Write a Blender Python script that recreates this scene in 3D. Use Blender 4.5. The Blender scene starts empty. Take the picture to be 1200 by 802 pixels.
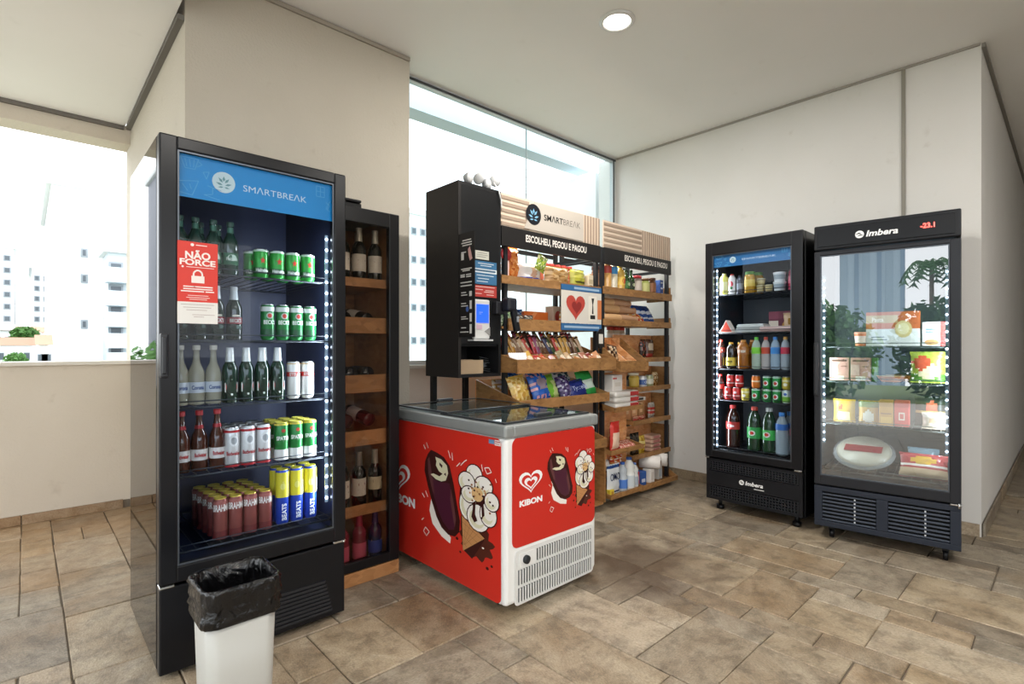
import bpy, bmesh, math, random
from mathutils import Vector, Matrix, noise
random.seed(7)
PI = math.pi
SC = bpy.context.scene
COL = SC.collection

# ------------------------------------------------------------------ camera
cam = bpy.data.cameras.new('camera')
cam.sensor_width = 36.0
cam.lens = 613.0 / 1200.0 * 36.0
cam.shift_y = 6.0 / 1200.0
cam.clip_end = 400
camo = bpy.data.objects.new('camera', cam)
camo.location = (0, 0, 1.25)
camo.rotation_euler = (PI / 2, 0, math.atan2(.732, .681) - PI / 2)
COL.objects.link(camo)
SC.camera = camo

# ------------------------------------------------------------------ sky: bright even overcast
w = bpy.data.worlds.new('overcast_sky')
SC.world = w
w.use_nodes = True
bgn = w.node_tree.nodes['Background']
bgn.inputs[0].default_value = (0.93, 0.965, 1.0, 1)
bgn.inputs[1].default_value = 3.0

# ------------------------------------------------------------------ exposure
SC.view_settings.view_transform = 'Standard'
SC.view_settings.look = 'None'
SC.view_settings.exposure = 0.38
SC.view_settings.gamma = 1.0
SC.view_settings.use_curve_mapping = False
SC.cycles.use_denoising = True
SC.cycles.max_bounces = 10
SC.cycles.diffuse_bounces = 5
SC.cycles.transparent_max_bounces = 24
SC.cycles.sample_clamp_indirect = 8.0
SC.cycles.caustics_reflective = False
SC.cycles.caustics_refractive = False

# ------------------------------------------------------------------ materials
def lin(c):
    return c / 12.92 if c <= .04045 else ((c + .055) / 1.055) ** 2.4
def rgb(h):
    return tuple(lin(int(h[i:i + 2], 16) / 255) for i in (0, 2, 4)) + (1,)
_mc = {}
def C(h, rough=.45, metal=0., coat=0., emit=0., alpha=1., nz=0.):
    k = (h, rough, metal, coat, emit, alpha, nz)
    if k in _mc:
        return _mc[k]
    m = bpy.data.materials.new('finish_' + h)
    m.use_nodes = True
    nt = m.node_tree
    b = nt.nodes['Principled BSDF']
    b.inputs['Base Color'].default_value = rgb(h)
    b.inputs['Roughness'].default_value = rough
    b.inputs['Metallic'].default_value = metal
    if sum(rgb(h)[:3]) < .09 and not coat and not metal: b.inputs['Specular IOR Level'].default_value = .28   # matt dark lacquer
    b.inputs['Coat Weight'].default_value = coat
    b.inputs['Alpha'].default_value = alpha
    if emit:
        b.inputs['Emission Color'].default_value = rgb(h)
        b.inputs['Emission Strength'].default_value = emit
    if nz:
        n = nt.nodes.new('ShaderNodeTexNoise')
        n.inputs['Scale'].default_value = 60
        bp = nt.nodes.new('ShaderNodeBump')
        bp.inputs['Strength'].default_value = nz
        bp.inputs['Distance'].default_value = .004
        nt.links.new(n.outputs['Fac'], bp.inputs['Height'])
        nt.links.new(bp.outputs['Normal'], b.inputs['Normal'])
    _mc[k] = m
    return m

def ramp(nt, stops, fac):
    r = nt.nodes.new('ShaderNodeValToRGB')
    e = r.color_ramp.elements
    while len(e) < len(stops):
        e.new(.5)
    for x, (p, h) in zip(e, stops):
        x.position = p
        x.color = rgb(h)
    nt.links.new(fac, r.inputs['Fac'])
    return r.outputs['Color']
def mix(nt, a, b, fac, mode='MIX'):
    m = nt.nodes.new('ShaderNodeMix')
    m.data_type = 'RGBA'
    m.blend_type = mode
    for s, v in ((0, fac), (6, a), (7, b)):
        if isinstance(v, (int, float)):
            m.inputs[s].default_value = v
        elif isinstance(v, tuple):
            m.inputs[s].default_value = v
        else:
            nt.links.new(v, m.inputs[s])
    return m.outputs[2]
def tex(nt, scale, detail=4, vec=None, stretch=None, kind='ShaderNodeTexNoise'):
    n = nt.nodes.new(kind)
    n.inputs['Scale'].default_value = scale
    if kind == 'ShaderNodeTexNoise':
        n.inputs['Detail'].default_value = detail
    src = vec
    if src is None:
        g = nt.nodes.new('ShaderNodeNewGeometry')
        src = g.outputs['Position']
    if stretch:
        mp = nt.nodes.new('ShaderNodeMapping')
        mp.inputs['Scale'].default_value = stretch[:3]
        if len(stretch) > 3:
            mp.inputs['Rotation'].default_value = (0, 0, stretch[3])
        nt.links.new(src, mp.inputs['Vector'])
        src = mp.outputs['Vector']
    nt.links.new(src, n.inputs['Vector'])
    return n
def newmat(name, rough=.6):
    m = bpy.data.materials.new(name)
    m.use_nodes = True
    b = m.node_tree.nodes['Principled BSDF']
    b.inputs['Roughness'].default_value = rough
    return m, m.node_tree, b
def bump(nt, b, h, s, d=.01):
    bp = nt.nodes.new('ShaderNodeBump')
    bp.inputs['Strength'].default_value = s
    bp.inputs['Distance'].default_value = d
    nt.links.new(h, bp.inputs['Height'])
    nt.links.new(bp.outputs['Normal'], b.inputs['Normal'])

def plaster(name, c1, c2, c3, bs):
    m, nt, b = newmat(name, .85)
    big = tex(nt, 1.3, 5)
    col = ramp(nt, [(.3, c1), (.7, c2)], big.outputs['Fac'])
    sp = tex(nt, 9, 8)
    f = ramp(nt, [(.66, '000000'), (.78, 'ffffff')], sp.outputs['Fac'])
    mm = nt.nodes.new('ShaderNodeMath')
    mm.operation = 'MULTIPLY'
    mm.inputs[1].default_value = .35
    nt.links.new(f, mm.inputs[0])
    col = mix(nt, col, rgb(c3), mm.outputs[0])
    nt.links.new(col, b.inputs['Base Color'])
    bump(nt, b, tex(nt, 70, 6).outputs['Fac'], bs, .006)
    return m
WALL = plaster('painted_stucco', 'c9beae', 'd0c6b8', 'b0a391', .35)
WALLR = plaster('painted_plaster', 'd8d5d0', 'dedbd7', 'bdb6ad', .15)
COLM = plaster('column_stucco', 'bab2a4', 'c3bbad', 'a0937f', .5)
CEIL = plaster('ceiling_paint', 'ecebe8', 'f0eeec', 'e2e0dc', .04)
WHITE_EXT = plaster('exterior_render', 'e4e8ea', 'eceff0', 'd8dcde', .1)
GROUT = plaster('grout', '5d5448', '776c5e', '443c34', .3)

def stone():
    m, nt, b = newmat('slate_stone', .4)
    oi = nt.nodes.new('ShaderNodeObjectInfo')
    base = ramp(nt, [(0., '988b78'), (.16, 'c0ad90'), (.3, '7c7368'), (.45, 'cabda8'), (.6, 'a88e6e'),
                     (.75, '958f83'), (.88, '6a6056'), (1., 'd0c4b0')], oi.outputs['Random'])
    # each stone has its own vein direction and pattern
    gp = nt.nodes.new('ShaderNodeNewGeometry')
    vr = nt.nodes.new('ShaderNodeVectorRotate'); vr.rotation_type = 'Z_AXIS'
    an = nt.nodes.new('ShaderNodeMath'); an.operation = 'MULTIPLY'; an.inputs[1].default_value = 9.
    nt.links.new(oi.outputs['Random'], an.inputs[0]); nt.links.new(an.outputs[0], vr.inputs['Angle'])
    nt.links.new(gp.outputs['Position'], vr.inputs['Vector'])
    st = tex(nt, 3.6, 12, vec=vr.outputs['Vector'], stretch=(1, 2.6, 1))
    st.inputs['Roughness'].default_value = .68; st.inputs['Distortion'].default_value = .6
    st2 = ramp(nt, [(.3, '7c6750'), (.5, 'b0a089'), (.72, 'd8ccb6')], st.outputs['Fac'])
    col = mix(nt, base, st2, .42)
    pat = tex(nt, 2.1, 6)
    rust = ramp(nt, [(.52, '000000'), (.68, 'ffffff')], pat.outputs['Fac'])
    mm = nt.nodes.new('ShaderNodeMath'); mm.operation = 'MULTIPLY'; mm.inputs[1].default_value = .4
    nt.links.new(rust, mm.inputs[0])
    col = mix(nt, col, rgb('86683f'), mm.outputs[0])
    dk = tex(nt, 9, 14)
    dk.inputs['Roughness'].default_value = .75
    d2 = ramp(nt, [(.4, '4a4036'), (.53, 'ffffff')], dk.outputs['Fac'])
    col = mix(nt, col, d2, .42, 'MULTIPLY')
    fg = tex(nt, 90, 6, vec=vr.outputs['Vector'], stretch=(1, 2, 1))
    f2 = ramp(nt, [(.3, '8a8074'), (.65, 'ffffff')], fg.outputs['Fac'])
    col = mix(nt, col, f2, .45, 'MULTIPLY')
    # ochre stones toward the parapet
    sx = nt.nodes.new('ShaderNodeSeparateXYZ'); nt.links.new(gp.outputs['Position'], sx.inputs[0])
    yy_ = nt.nodes.new('ShaderNodeMath'); yy_.operation = 'MULTIPLY_ADD'; yy_.inputs[1].default_value = .8; yy_.inputs[2].default_value = -.55
    nt.links.new(tex(nt, 2.5, 6).outputs['Fac'], yy_.inputs[0])
    ys = nt.nodes.new('ShaderNodeMath'); ys.operation = 'ADD'
    ym = nt.nodes.new('ShaderNodeMath'); ym.operation = 'MULTIPLY'; ym.inputs[1].default_value = .2
    nt.links.new(sx.outputs['Y'], ym.inputs[0]); nt.links.new(ym.outputs[0], ys.inputs[0]); nt.links.new(yy_.outputs[0], ys.inputs[1])
    oc = ramp(nt, [(.52, '000000'), (.85, 'a0a0a0')], ys.outputs[0])
    col = mix(nt, col, rgb('b07f44'), oc)
    # darker brown patch beside the freezer
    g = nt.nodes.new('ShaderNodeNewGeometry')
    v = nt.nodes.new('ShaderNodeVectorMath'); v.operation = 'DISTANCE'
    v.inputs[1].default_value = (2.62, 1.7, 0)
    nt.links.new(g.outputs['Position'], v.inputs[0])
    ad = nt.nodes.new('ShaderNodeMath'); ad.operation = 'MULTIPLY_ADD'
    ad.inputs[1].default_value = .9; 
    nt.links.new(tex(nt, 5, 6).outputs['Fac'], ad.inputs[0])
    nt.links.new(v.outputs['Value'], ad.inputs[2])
    dark_patch = ramp(nt, [(.62, 'ffffff'), (.98, '000000')], ad.outputs[0])
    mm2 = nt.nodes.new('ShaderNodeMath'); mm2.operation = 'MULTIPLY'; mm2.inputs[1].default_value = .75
    nt.links.new(dark_patch, mm2.inputs[0])
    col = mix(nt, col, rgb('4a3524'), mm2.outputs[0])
    nt.links.new(col, b.inputs['Base Color'])
    rr = nt.nodes.new('ShaderNodeMapRange')
    rr.inputs['To Min'].default_value = .28; rr.inputs['To Max'].default_value = .6
    nt.links.new(dk.outputs['Fac'], rr.inputs['Value'])
    nt.links.new(rr.outputs['Result'], b.inputs['Roughness'])
    ah = nt.nodes.new('ShaderNodeMath'); ah.operation = 'ADD'
    nt.links.new(st.outputs['Fac'], ah.inputs[0]); nt.links.new(dk.outputs['Fac'], ah.inputs[1])
    bump(nt, b, ah.outputs[0], .5, .012)
    return m
STONE = stone()

def osb(name, cs, sc=26):
    m, nt, b = newmat(name, .55)
    tc = nt.nodes.new('ShaderNodeTexCoord')
    v = tex(nt, sc, vec=tc.outputs['Object'], stretch=(1, 1, 2.2), kind='ShaderNodeTexVoronoi')
    n = tex(nt, 7, 6)
    sp = nt.nodes.new('ShaderNodeSeparateColor')
    nt.links.new(v.outputs['Color'], sp.inputs[0])
    c1 = ramp(nt, [(0, cs[0]), (.35, cs[1]), (.7, cs[2]), (1, cs[3])], sp.outputs[0])
    c2 = ramp(nt, [(.35, cs[0]), (.65, cs[2])], n.outputs['Fac'])
    nt.links.new(mix(nt, c1, c2, .45), b.inputs['Base Color'])
    bump(nt, b, v.outputs['Distance'], .2, .004)
    return m
OSB = osb('strand_board', ('80582f', '9c7142', 'ac7f4e', '704c28'))
OSB_LIT = osb('strand_board_lit', ('d0813f', 'e8a468', 'f2ba88', 'c07442'))  # brighter orange copy: warm light on the boards put into the colour
WOODW = osb('cabinet_board', ('9a6a3e', 'b27d4b', 'bf8d5c', '8c5c34'), 18)
SLATD = C('a5907e', .6)

def glass(name, tint, ior=1.5, rough=0.0):
    m = bpy.data.materials.new(name)
    m.use_nodes = True
    nt = m.node_tree
    nt.nodes.clear()
    o = nt.nodes.new('ShaderNodeOutputMaterial')
    f = nt.nodes.new('ShaderNodeFresnel'); f.inputs['IOR'].default_value = ior
    t = nt.nodes.new('ShaderNodeBsdfTransparent'); t.inputs['Color'].default_value = rgb(tint)
    g = nt.nodes.new('ShaderNodeBsdfGlossy'); g.inputs['Roughness'].default_value = rough
    x = nt.nodes.new('ShaderNodeMixShader')
    gm = nt.nodes.new('ShaderNodeNewGeometry')
    fr = nt.nodes.new('ShaderNodeMath'); fr.operation = 'SUBTRACT'; fr.inputs[0].default_value = 1      # only the outer faces reflect
    nt.links.new(gm.outputs['Backfacing'], fr.inputs[1])
    mu = nt.nodes.new('ShaderNodeMath'); mu.operation = 'MULTIPLY'
    nt.links.new(f.outputs[0], mu.inputs[0]); nt.links.new(fr.outputs[0], mu.inputs[1])
    nt.links.new(mu.outputs[0], x.inputs[0]); nt.links.new(t.outputs[0], x.inputs[1]); nt.links.new(g.outputs[0], x.inputs[2])
    nt.links.new(x.outputs[0], o.inputs[0])
    return m
GLASS = glass('door_glass', 'f2f6fa', 1.28)
GLASSC = glass('freezer_door_glass', 'eef4f6', 3.1)
GLASSL = glass('lid_glass', 'dfe6e6', 1.6)
GLASSW = glass('wine_glass_door', 'e8e4e0', 1.4)
PANE = glass('window_glass', 'f3f9fa', 1.3)

BLACK = C('0f0f11', .35)
SATIN = C('131418', .28)
GLOSS = C('060607', .02)
LINER = C('222c4a', .5)
DARK = C('17191d', .5)
STEEL = C('b9bcc0', .3, 1.)
CHROME = C('d5d7da', .12, 1.)
GREY = C('8c9092', .4)
WHITE = C('f2f2f0', .35)
INKW = C('f4f4f4', .5)
INKB = C('1a1a1c', .5)
RED = C('c8281c', .35)
BLUE = C('0590d4', .4)
BLUE2 = C('2f6f9f', .4)
LED = C('eef6ff', .4, emit=14.)
CAP_AL = C('c9ccd0', .28, 1.)

# ------------------------------------------------------------------ mesh building
class MB:
    def __init__(s):
        s.bm = bmesh.new()
    def _q(s, vs, fs, mi=0):
        b = [s.bm.verts.new(v) for v in vs]
        for f in fs:
            try:
                s.bm.faces.new([b[i] for i in f]).material_index = mi
            except ValueError:
                pass
        return s
    def box(s, x0, y0, z0, x1, y1, z1, mi=0):
        v = [(x, y, z) for z in (z0, z1) for y in (y0, y1) for x in (x0, x1)]
        return s._q(v, [(0, 2, 3, 1), (4, 5, 7, 6), (0, 1, 5, 4), (2, 6, 7, 3), (0, 4, 6, 2), (1, 3, 7, 5)], mi)
    def rbox(s, x0, y0, z0, x1, y1, z1, r, seg=2, mi=0):
        t = bmesh.new()
        v = [t.verts.new((x, y, z)) for z in (z0, z1) for y in (y0, y1) for x in (x0, x1)]
        for f in [(0, 2, 3, 1), (4, 5, 7, 6), (0, 1, 5, 4), (2, 6, 7, 3), (0, 4, 6, 2), (1, 3, 7, 5)]:
            t.faces.new([v[i] for i in f])
        bmesh.ops.bevel(t, geom=list(t.edges), offset=r, segments=seg, profile=.5, affect='EDGES')
        s.join(t, mi); t.free()
        return s
    def join(s, t, mi=None, mat=None):
        m = {}
        for v in t.verts:
            m[v] = s.bm.verts.new(mat @ v.co if mat else v.co)
        for f in t.faces:
            try:
                n = s.bm.faces.new([m[v] for v in f.verts])
                n.material_index = f.material_index if mi is None else mi
                n.smooth = f.smooth
            except ValueError:
                pass
        return s
    def prism(s, pts, fn, a, b, mi=0):
        """outline pts (u,v) carried by fn(u,v,t) from t=a to t=b"""
        n = len(pts)
        vs = [fn(u, v, a) for u, v in pts] + [fn(u, v, b) for u, v in pts]
        fs = [tuple(range(n))[::-1], tuple(range(n, 2 * n))] + [(i, (i + 1) % n, (i + 1) % n + n, i + n) for i in range(n)]
        return s._q(vs, fs, mi)
    def lathe(s, prof, n=16, c=(0, 0, 0), mi=0, caps=True, a0=0, a1=2 * PI):
        full = abs(a1 - a0 - 2 * PI) < 1e-6
        k = n if full else n + 1
        rings = []
        for r, z in prof:
            if r < 1e-6:
                rings.append([s.bm.verts.new((c[0], c[1], c[2] + z))])
            else:
                rings.append([s.bm.verts.new((c[0] + r * math.cos(a0 + (a1 - a0) * i / n), c[1] + r * math.sin(a0 + (a1 - a0) * i / n), c[2] + z)) for i in range(k)])
        for A, B in zip(rings, rings[1:]):
            for i in range(n):
                j = (i + 1) % k
                if len(A) == 1 and len(B) == 1: continue
                if len(A) == 1: f = [A[0], B[j], B[i]]
                elif len(B) == 1: f = [A[i], A[j], B[0]]
                else: f = [A[i], A[j], B[j], B[i]]
                q = s.bm.faces.new(f); q.material_index = mi; q.smooth = True
        return s
    def cyl(s, p, q, r, n=10, mi=0, r2=None):
        p, q = Vector(p), Vector(q); d = (q - p)
        M = Matrix.Translation(p) @ d.to_track_quat('Z', 'Y').to_matrix().to_4x4()
        t = MB(); L = d.length
        t.lathe([(0, 0), (r, 0), (r if r2 is None else r2, L), (0, L)], n)
        s.join(t.bm, mi, M); t.bm.free()
        return s
    def tube(s, pts, r, n=7, mi=0):
        pts = [Vector(p) for p in pts]; rings = []
        for i, p in enumerate(pts):
            d = (pts[min(i + 1, len(pts) - 1)] - pts[max(i - 1, 0)])
            M = d.to_track_quat('Z', 'Y').to_matrix()
            rings.append([s.bm.verts.new(p + M @ Vector((r * math.cos(2 * PI * k / n), r * math.sin(2 * PI * k / n), 0))) for k in range(n)])
        for A, B in zip(rings, rings[1:]):
            for k in range(n):
                f = s.bm.faces.new([A[k], A[(k + 1) % n], B[(k + 1) % n], B[k]]); f.smooth = True; f.material_index = mi
        for R in (rings[0][::-1], rings[-1]):
            s.bm.faces.new(R).material_index = mi
        return s
    def poly(s, pts, fn=None, mi=0):
        vs = [s.bm.verts.new(fn(*p) if fn else p) for p in pts]
        try:
            s.bm.faces.new(vs).material_index = mi
        except ValueError:
            pass
        return s
    def disc(s, u, v, ru, rv, fn, n=18, mi=0):
        return s.poly([(u + ru * math.cos(2 * PI * i / n), v + rv * math.sin(2 * PI * i / n)) for i in range(n)], fn, mi)
    def stroke(s, pts, wd, fn, mi=0):
        """flat printed line of width wd through (u,v) points"""
        for (a, b), (c, d) in zip(pts, pts[1:]):
            L = math.hypot(c - a, d - b) or 1; nx, ny = -(d - b) / L * wd / 2, (c - a) / L * wd / 2
            s.poly([(a + nx, b + ny), (a - nx, b - ny), (c - nx, d - ny), (c + nx, d + ny)], fn, mi)
        return s
    def mesh(s, name, mats, smooth=False):
        me = bpy.data.meshes.new(name)
        bmesh.ops.recalc_face_normals(s.bm, faces=s.bm.faces)
        if smooth:
            for f in s.bm.faces: f.smooth = True
        s.bm.to_mesh(me); s.bm.free()
        for m in (mats if isinstance(mats, (list, tuple)) else [mats]): me.materials.append(m)
        return me

def link(name, me, parent=None, loc=(0, 0, 0), rot=(0, 0, 0)):
    o = bpy.data.objects.new(name, me)
    o.location = loc; o.rotation_euler = rot
    if parent: o.parent = parent
    COL.objects.link(o)
    return o
def part(name, mb, mats, parent, label=None, loc=(0, 0, 0), rot=(0, 0, 0), smooth=False):
    o = link(name, mb.mesh(name, mats, smooth) if isinstance(mb, MB) else mb, parent, loc, rot)
    if label: o['label'] = label
    return o
def tag(o, label, cat, group=None, kind=None):
    o['label'] = label; o['category'] = cat
    if group: o['group'] = group
    if kind: o['kind'] = kind
    return o
def thing(name, label, cat, loc=(0, 0, 0), rz=0, group=None):
    o = bpy.data.objects.new(name, None)
    o.location = loc; o.rotation_euler = (0, 0, rz); o.empty_display_size = .05
    COL.objects.link(o)
    return tag(o, label, cat, group)
def struct(name, mb, mats, parent=None):
    o = link(name, mb.mesh(name, mats), parent)
    if not parent: o['kind'] = 'structure'
    return o
def spawn(name, kit, loc, rz, label, cat, group=None, rx=0, ry=0):
    """one thing from a kit [body mesh, (part name, mesh), ...]"""
    o = link(name, kit[0], None, loc, (rx, ry, rz))
    tag(o, label, cat, group)
    for n, me in kit[1:]:
        link(n, me, o)
    return o

_tc = {}
def flat_text(body, bold=0.0):
    k = (body, bold)
    if k not in _tc:
        cu = bpy.data.curves.new('text', 'FONT')
        cu.body = body; cu.align_x = 'CENTER'; cu.resolution_u = 3; cu.offset = bold
        o = bpy.data.objects.new('text', cu)
        me = bpy.data.meshes.new_from_object(o)
        vs = [v.co.copy() for v in me.vertices]; fs = [tuple(p.vertices) for p in me.polygons]
        bpy.data.objects.remove(o); bpy.data.curves.remove(cu); bpy.data.meshes.remove(me)
        x0 = min(v.x for v in vs); x1 = max(v.x for v in vs); y0 = min(v.y for v in vs); y1 = max(v.y for v in vs)
        _tc[k] = ([((v.x - (x0 + x1) / 2) / (x1 - x0), (v.y - (y0 + y1) / 2) / (y1 - y0)) for v in vs], fs)
    return _tc[k]
def text(mb, body, u, v, wd, ht, fn, bold=.02, mi=0, slant=0):
    P, F = flat_text(body, bold)
    vs = [mb.bm.verts.new(fn(u + x * wd + slant * y * ht, v + y * ht)) for x, y in P]
    for f in F:
        try: mb.bm.faces.new([vs[i] for i in f]).material_index = mi
        except ValueError: pass
    return mb
def front(y, x0=0, z0=0):           # print on a face looking towards -Y
    return lambda u, v: (x0 + u, y, z0 + v)
def wrap(r, z0=0):                  # print round a can, facing -Y
    return lambda u, v: (r * math.sin(u / r), -r * math.cos(u / r), z0 + v)
ORD = ['nearest', 'second from', 'third from', 'fourth from', 'fifth from', 'sixth from', 'seventh from', 'eighth from']
# ================================================================== THE SETTING
H1, H0 = 3.25, 2.97
# floor slab with stone paving laid on it, each stone a tile
floor = struct('floor', MB().box(-2.4, -4.2, -.2, 12, 5.3, -.008), GROUT)
def in_view(x, y):
    zc = .681 * x + .732 * y
    if zc < .6: return 0
    u = 613 * (.733 * x - .681 * y) / zc
    v = 613 * 1.25 / zc
    return -720 < u < 720 and v < 520
cell = .152
nx, ny = int(8.4 / cell), int(8.2 / cell)
grid = [[0] * ny for _ in range(nx)]
rt = random.Random(11)
tiles = []
for j in range(ny):
    for i in range(nx):
        if grid[i][j]: continue
        opts = [(4, 2), (3, 2), (3, 3), (2, 3), (2, 2), (3, 4), (2, 4), (4, 3), (1, 2), (2, 1), (3, 2), (2, 3), (1, 1)]
        k = rt.random()
        rt.shuffle(opts) if k < .9 else None
        opts.append((1, 1))
        opts.sort(key=lambda o: (o == (1, 1)))
        for a, b in opts:
            if i + a <= nx and j + b <= ny and all(not grid[p][q] for p in range(i, i + a) for q in range(j, j + b)):
                for p in range(i, i + a):
                    for q in range(j, j + b): grid[p][q] = 1
                tiles.append((-2.3 + i * cell, -2.9 + j * cell, a * cell, b * cell))
                break
far = MB(); near = []
for x, y, a, b in tiles:
    cx, cy = x + a / 2, y + b / 2
    zc = .681 * cx + .732 * cy
    hid = (.40 < cx < 1.5 and 2.5 < cy) or (cx > 4.6 and cy > .42) or cy > 5.0 or (cx > 4.0 and cy > .5) or (1.7 < cx < 2.2 and 1.9 < cy)
    if in_view(cx, cy) and not hid and (cx < 7): near.append((zc - 3 * math.sqrt(a * b), x, y, a, b))
    else: far.box(x + .003, y + .003, -.03, x + a - .003, y + b - .003, 0)
near.sort()
def tile_mesh(a, b, dz):
    m = MB(); e = .004; g = .0022
    x1, y1 = a - g, b - g
    j = [rt.uniform(-.003, .003) for _ in range(8)]
    lo = [(g + j[0], g + j[1]), (x1 + j[2], g + j[3]), (x1 + j[4], y1 + j[5]), (g + j[6], y1 + j[7])]
    cxx, cyy = a / 2, b / 2
    top = [(x + (e if x < cxx else -e), y + (e if y < cyy else -e), dz) for x, y in lo]
    vs = [(x, y, -.03) for x, y in lo] + [(x, y, dz - .004) for x, y in lo] + top
    m._q(vs, [(8, 9, 10, 11)] + [(i, (i + 1) % 4, (i + 1) % 4 + 4, i + 4) for i in range(4)] + [(i + 4, (i + 1) % 4 + 4, (i + 1) % 4 + 8, i + 8) for i in range(4)])
    return m.mesh('tile', STONE)
for n, (zz, x, y, a, b) in enumerate(near):
    if n < 300: link('tile', tile_mesh(a, b, rt.uniform(-.0015, .0005)), floor, (x, y, 0))
    else: far.box(x + .003, y + .003, -.03, x + a - .003, y + b - .003, 0)
far.box(6.1, -2.9, -.03, 12, .41, -.001); far.box(-2.3, -4.2, -.03, 12, -2.9, -.001)
fp = part('paving', far, STONE, floor); fp['kind'] = 'stuff'

# ceilings
cl = struct('ceiling', MB().box(.57, -4.2, H1, 12, 3.4, H1 + .15), CEIL)
c2 = struct('ceiling_lowered', MB().box(-2.4, -4.2, H0, .569, 5.3, H1 + .15), CEIL)
struct('trim_1', MB().box(-2.3, 5.02, H0 - .028, .56, 5.049, H0 - .001), C('6d6862', .8))
struct('trim_2', MB().box(.572, 3.14, H0 - .028, .603, 5.02, H0 - .001), C('6d6862', .8))
# parapet wall with an open strip over it
wl = struct('wall_left', MB().box(-2.4, 5.05, -.1, .604, 5.27, 1.115).box(-2.4, 5.05, 2.84, .604, 5.27, H0 + .01), WALL)
part('sill', MB().rbox(-2.4, 5.03, 1.115, .604, 5.29, 1.145, .006), C('d6d0c6', .6), wl)
bl = struct('baseboard_left', MB().box(-2.3, 5.043, 0, .6, 5.049, .06), GROUT)
x = -2.3
while x < .55:
    L = min(rt.uniform(.38, .6), .6 - x)
    part('tile', MB().box(x + .003, 5.03, .002, x + L - .003, 5.042, .068), STONE, bl)
    x += L
# stuccoed column
struct('column', MB().box(.604, 3.13, -.1, 1.944, 5.27, H1 + .02), COLM)
struct('trim_3', MB().box(.61, 3.115, H1 - .03, 1.94, 3.129, H1 - .005), C('a49c90', .8))
# wall under the shop window
wb = struct('wall_back', MB().box(1.945, 3.32, -.1, 4.6, 3.5, 1.09), plaster('painted_plaster_back', 'dcd0c4', 'e2d8cc', 'c8b8a8', .15))
part('sill', MB().rbox(1.946, 3.285, 1.09, 4.6, 3.52, 1.118, .005), C('d8d4cc', .6), wb)
# right-hand wall, returning along a corridor
wr = struct('wall_right', MB().box(4.6, .416, -.1, 12, 3.32, H1 + .02).box(4.6, 3.32, -.1, 4.9, 3.55, H1 + .02), WALLR)
struct('trim_4', MB().box(4.585, .42, H1 - .016, 4.599, 3.3, H1 - .002), C('a39d95', .8))
struct('trim_5', MB().box(4.6, .396, H1 - .03, 11.9, .415, H1 - .002), C('85817b', .8))
struct('trim_6', MB().box(4.588, .82, 0.1, 4.599, .843, H1 - .017), C('8e897f', .7))
br = struct('baseboard_right', MB().box(4.592, .43, 0, 4.599, 3.27, .08), GROUT)
y = .42
while y < 3.2:
    L = min(rt.uniform(.4, .65), 3.27 - y)
    part('tile', MB().box(4.578, y + .003, .002, 4.591, y + L - .003, .085), STONE, br)
    y += L
bc = struct('baseboard_corridor', MB().box(4.61, .409, 0, 11.9, .415, .08), GROUT)
x = 4.6
while x < 8.5:
    L = rt.uniform(.45, .7)
    part('tile', MB().box(x + .003, .396, .002, x + L - .003, .408, .09), STONE, bc)
    x += L
# walls behind the camera and down the corridor; front opening added to admit daylight
struct('wall_front', MB().box(-2.4, -4.2, -.1, 12, -4, 1.1).box(-2.4, -4.2, 2.84, 12, -4, H1).box(2.6, -4.2, 1.1, 12, -4, 2.84), WALLR)
struct('wall_corridor', MB().box(11.9, -4, -.1, 12, .41, H1), WALLR)

# window over the back wall: frame and two fixed panes
win = struct('window_1', MB().box(1.945, 3.325, 1.119, 1.99, 3.375, H1).box(4.565, 3.325, 1.119, 4.6, 3.375, H1)
             .box(1.99, 3.325, H1 - .035, 4.565, 3.375, H1).box(1.99, 3.325, 1.119, 4.565, 3.375, 1.15), C('c9ced0', .4))
part('gasket', MB().box(1.95, 3.315, H1 - .03, 4.59, 3.324, H1 - .015).box(4.55, 3.315, 1.13, 4.564, 3.324, H1 - .03), C('3c4042', .5), win)
for a, b in ((1.99, 3.287), (3.293, 4.565)):
    part('pane', MB().box(a, 3.345, 1.15, b, 3.353, H1 - .035), PANE, win)
part('sealant', MB().box(3.287, 3.344, 1.15, 3.293, 3.354, H1 - .035), C('b9c2c4', .4), win)

# ------------------------------------------------------------------ outside, seen through the window and over the parapet
gr = struct('ground', MB().box(-90, -60, -9.5, 120, 140, -9), C('9aa08c', .9))
struct('ground_garden', MB().box(-14, -14, -.4, -7.4, 20, -.05), C('6f8052', .9))
struct('ground_bounce', MB().box(-7.39, -14, -.4, -2.41, 20, -.06), plaster('bounce_paving', 'c2bcb2', 'ccc7be', 'a8a298', .2))  # pale ground added to bounce daylight onto the ceiling
ob = struct('beam_outside', MB().box(1.95, 3.9, 3.32, 4.9, 4.1, 3.52), C('c3d0d8', .7))
struct('wall_outside', MB().box(4.65, 3.63, -9, 4.95, 4.85, 3.2), WHITE_EXT)

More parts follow.
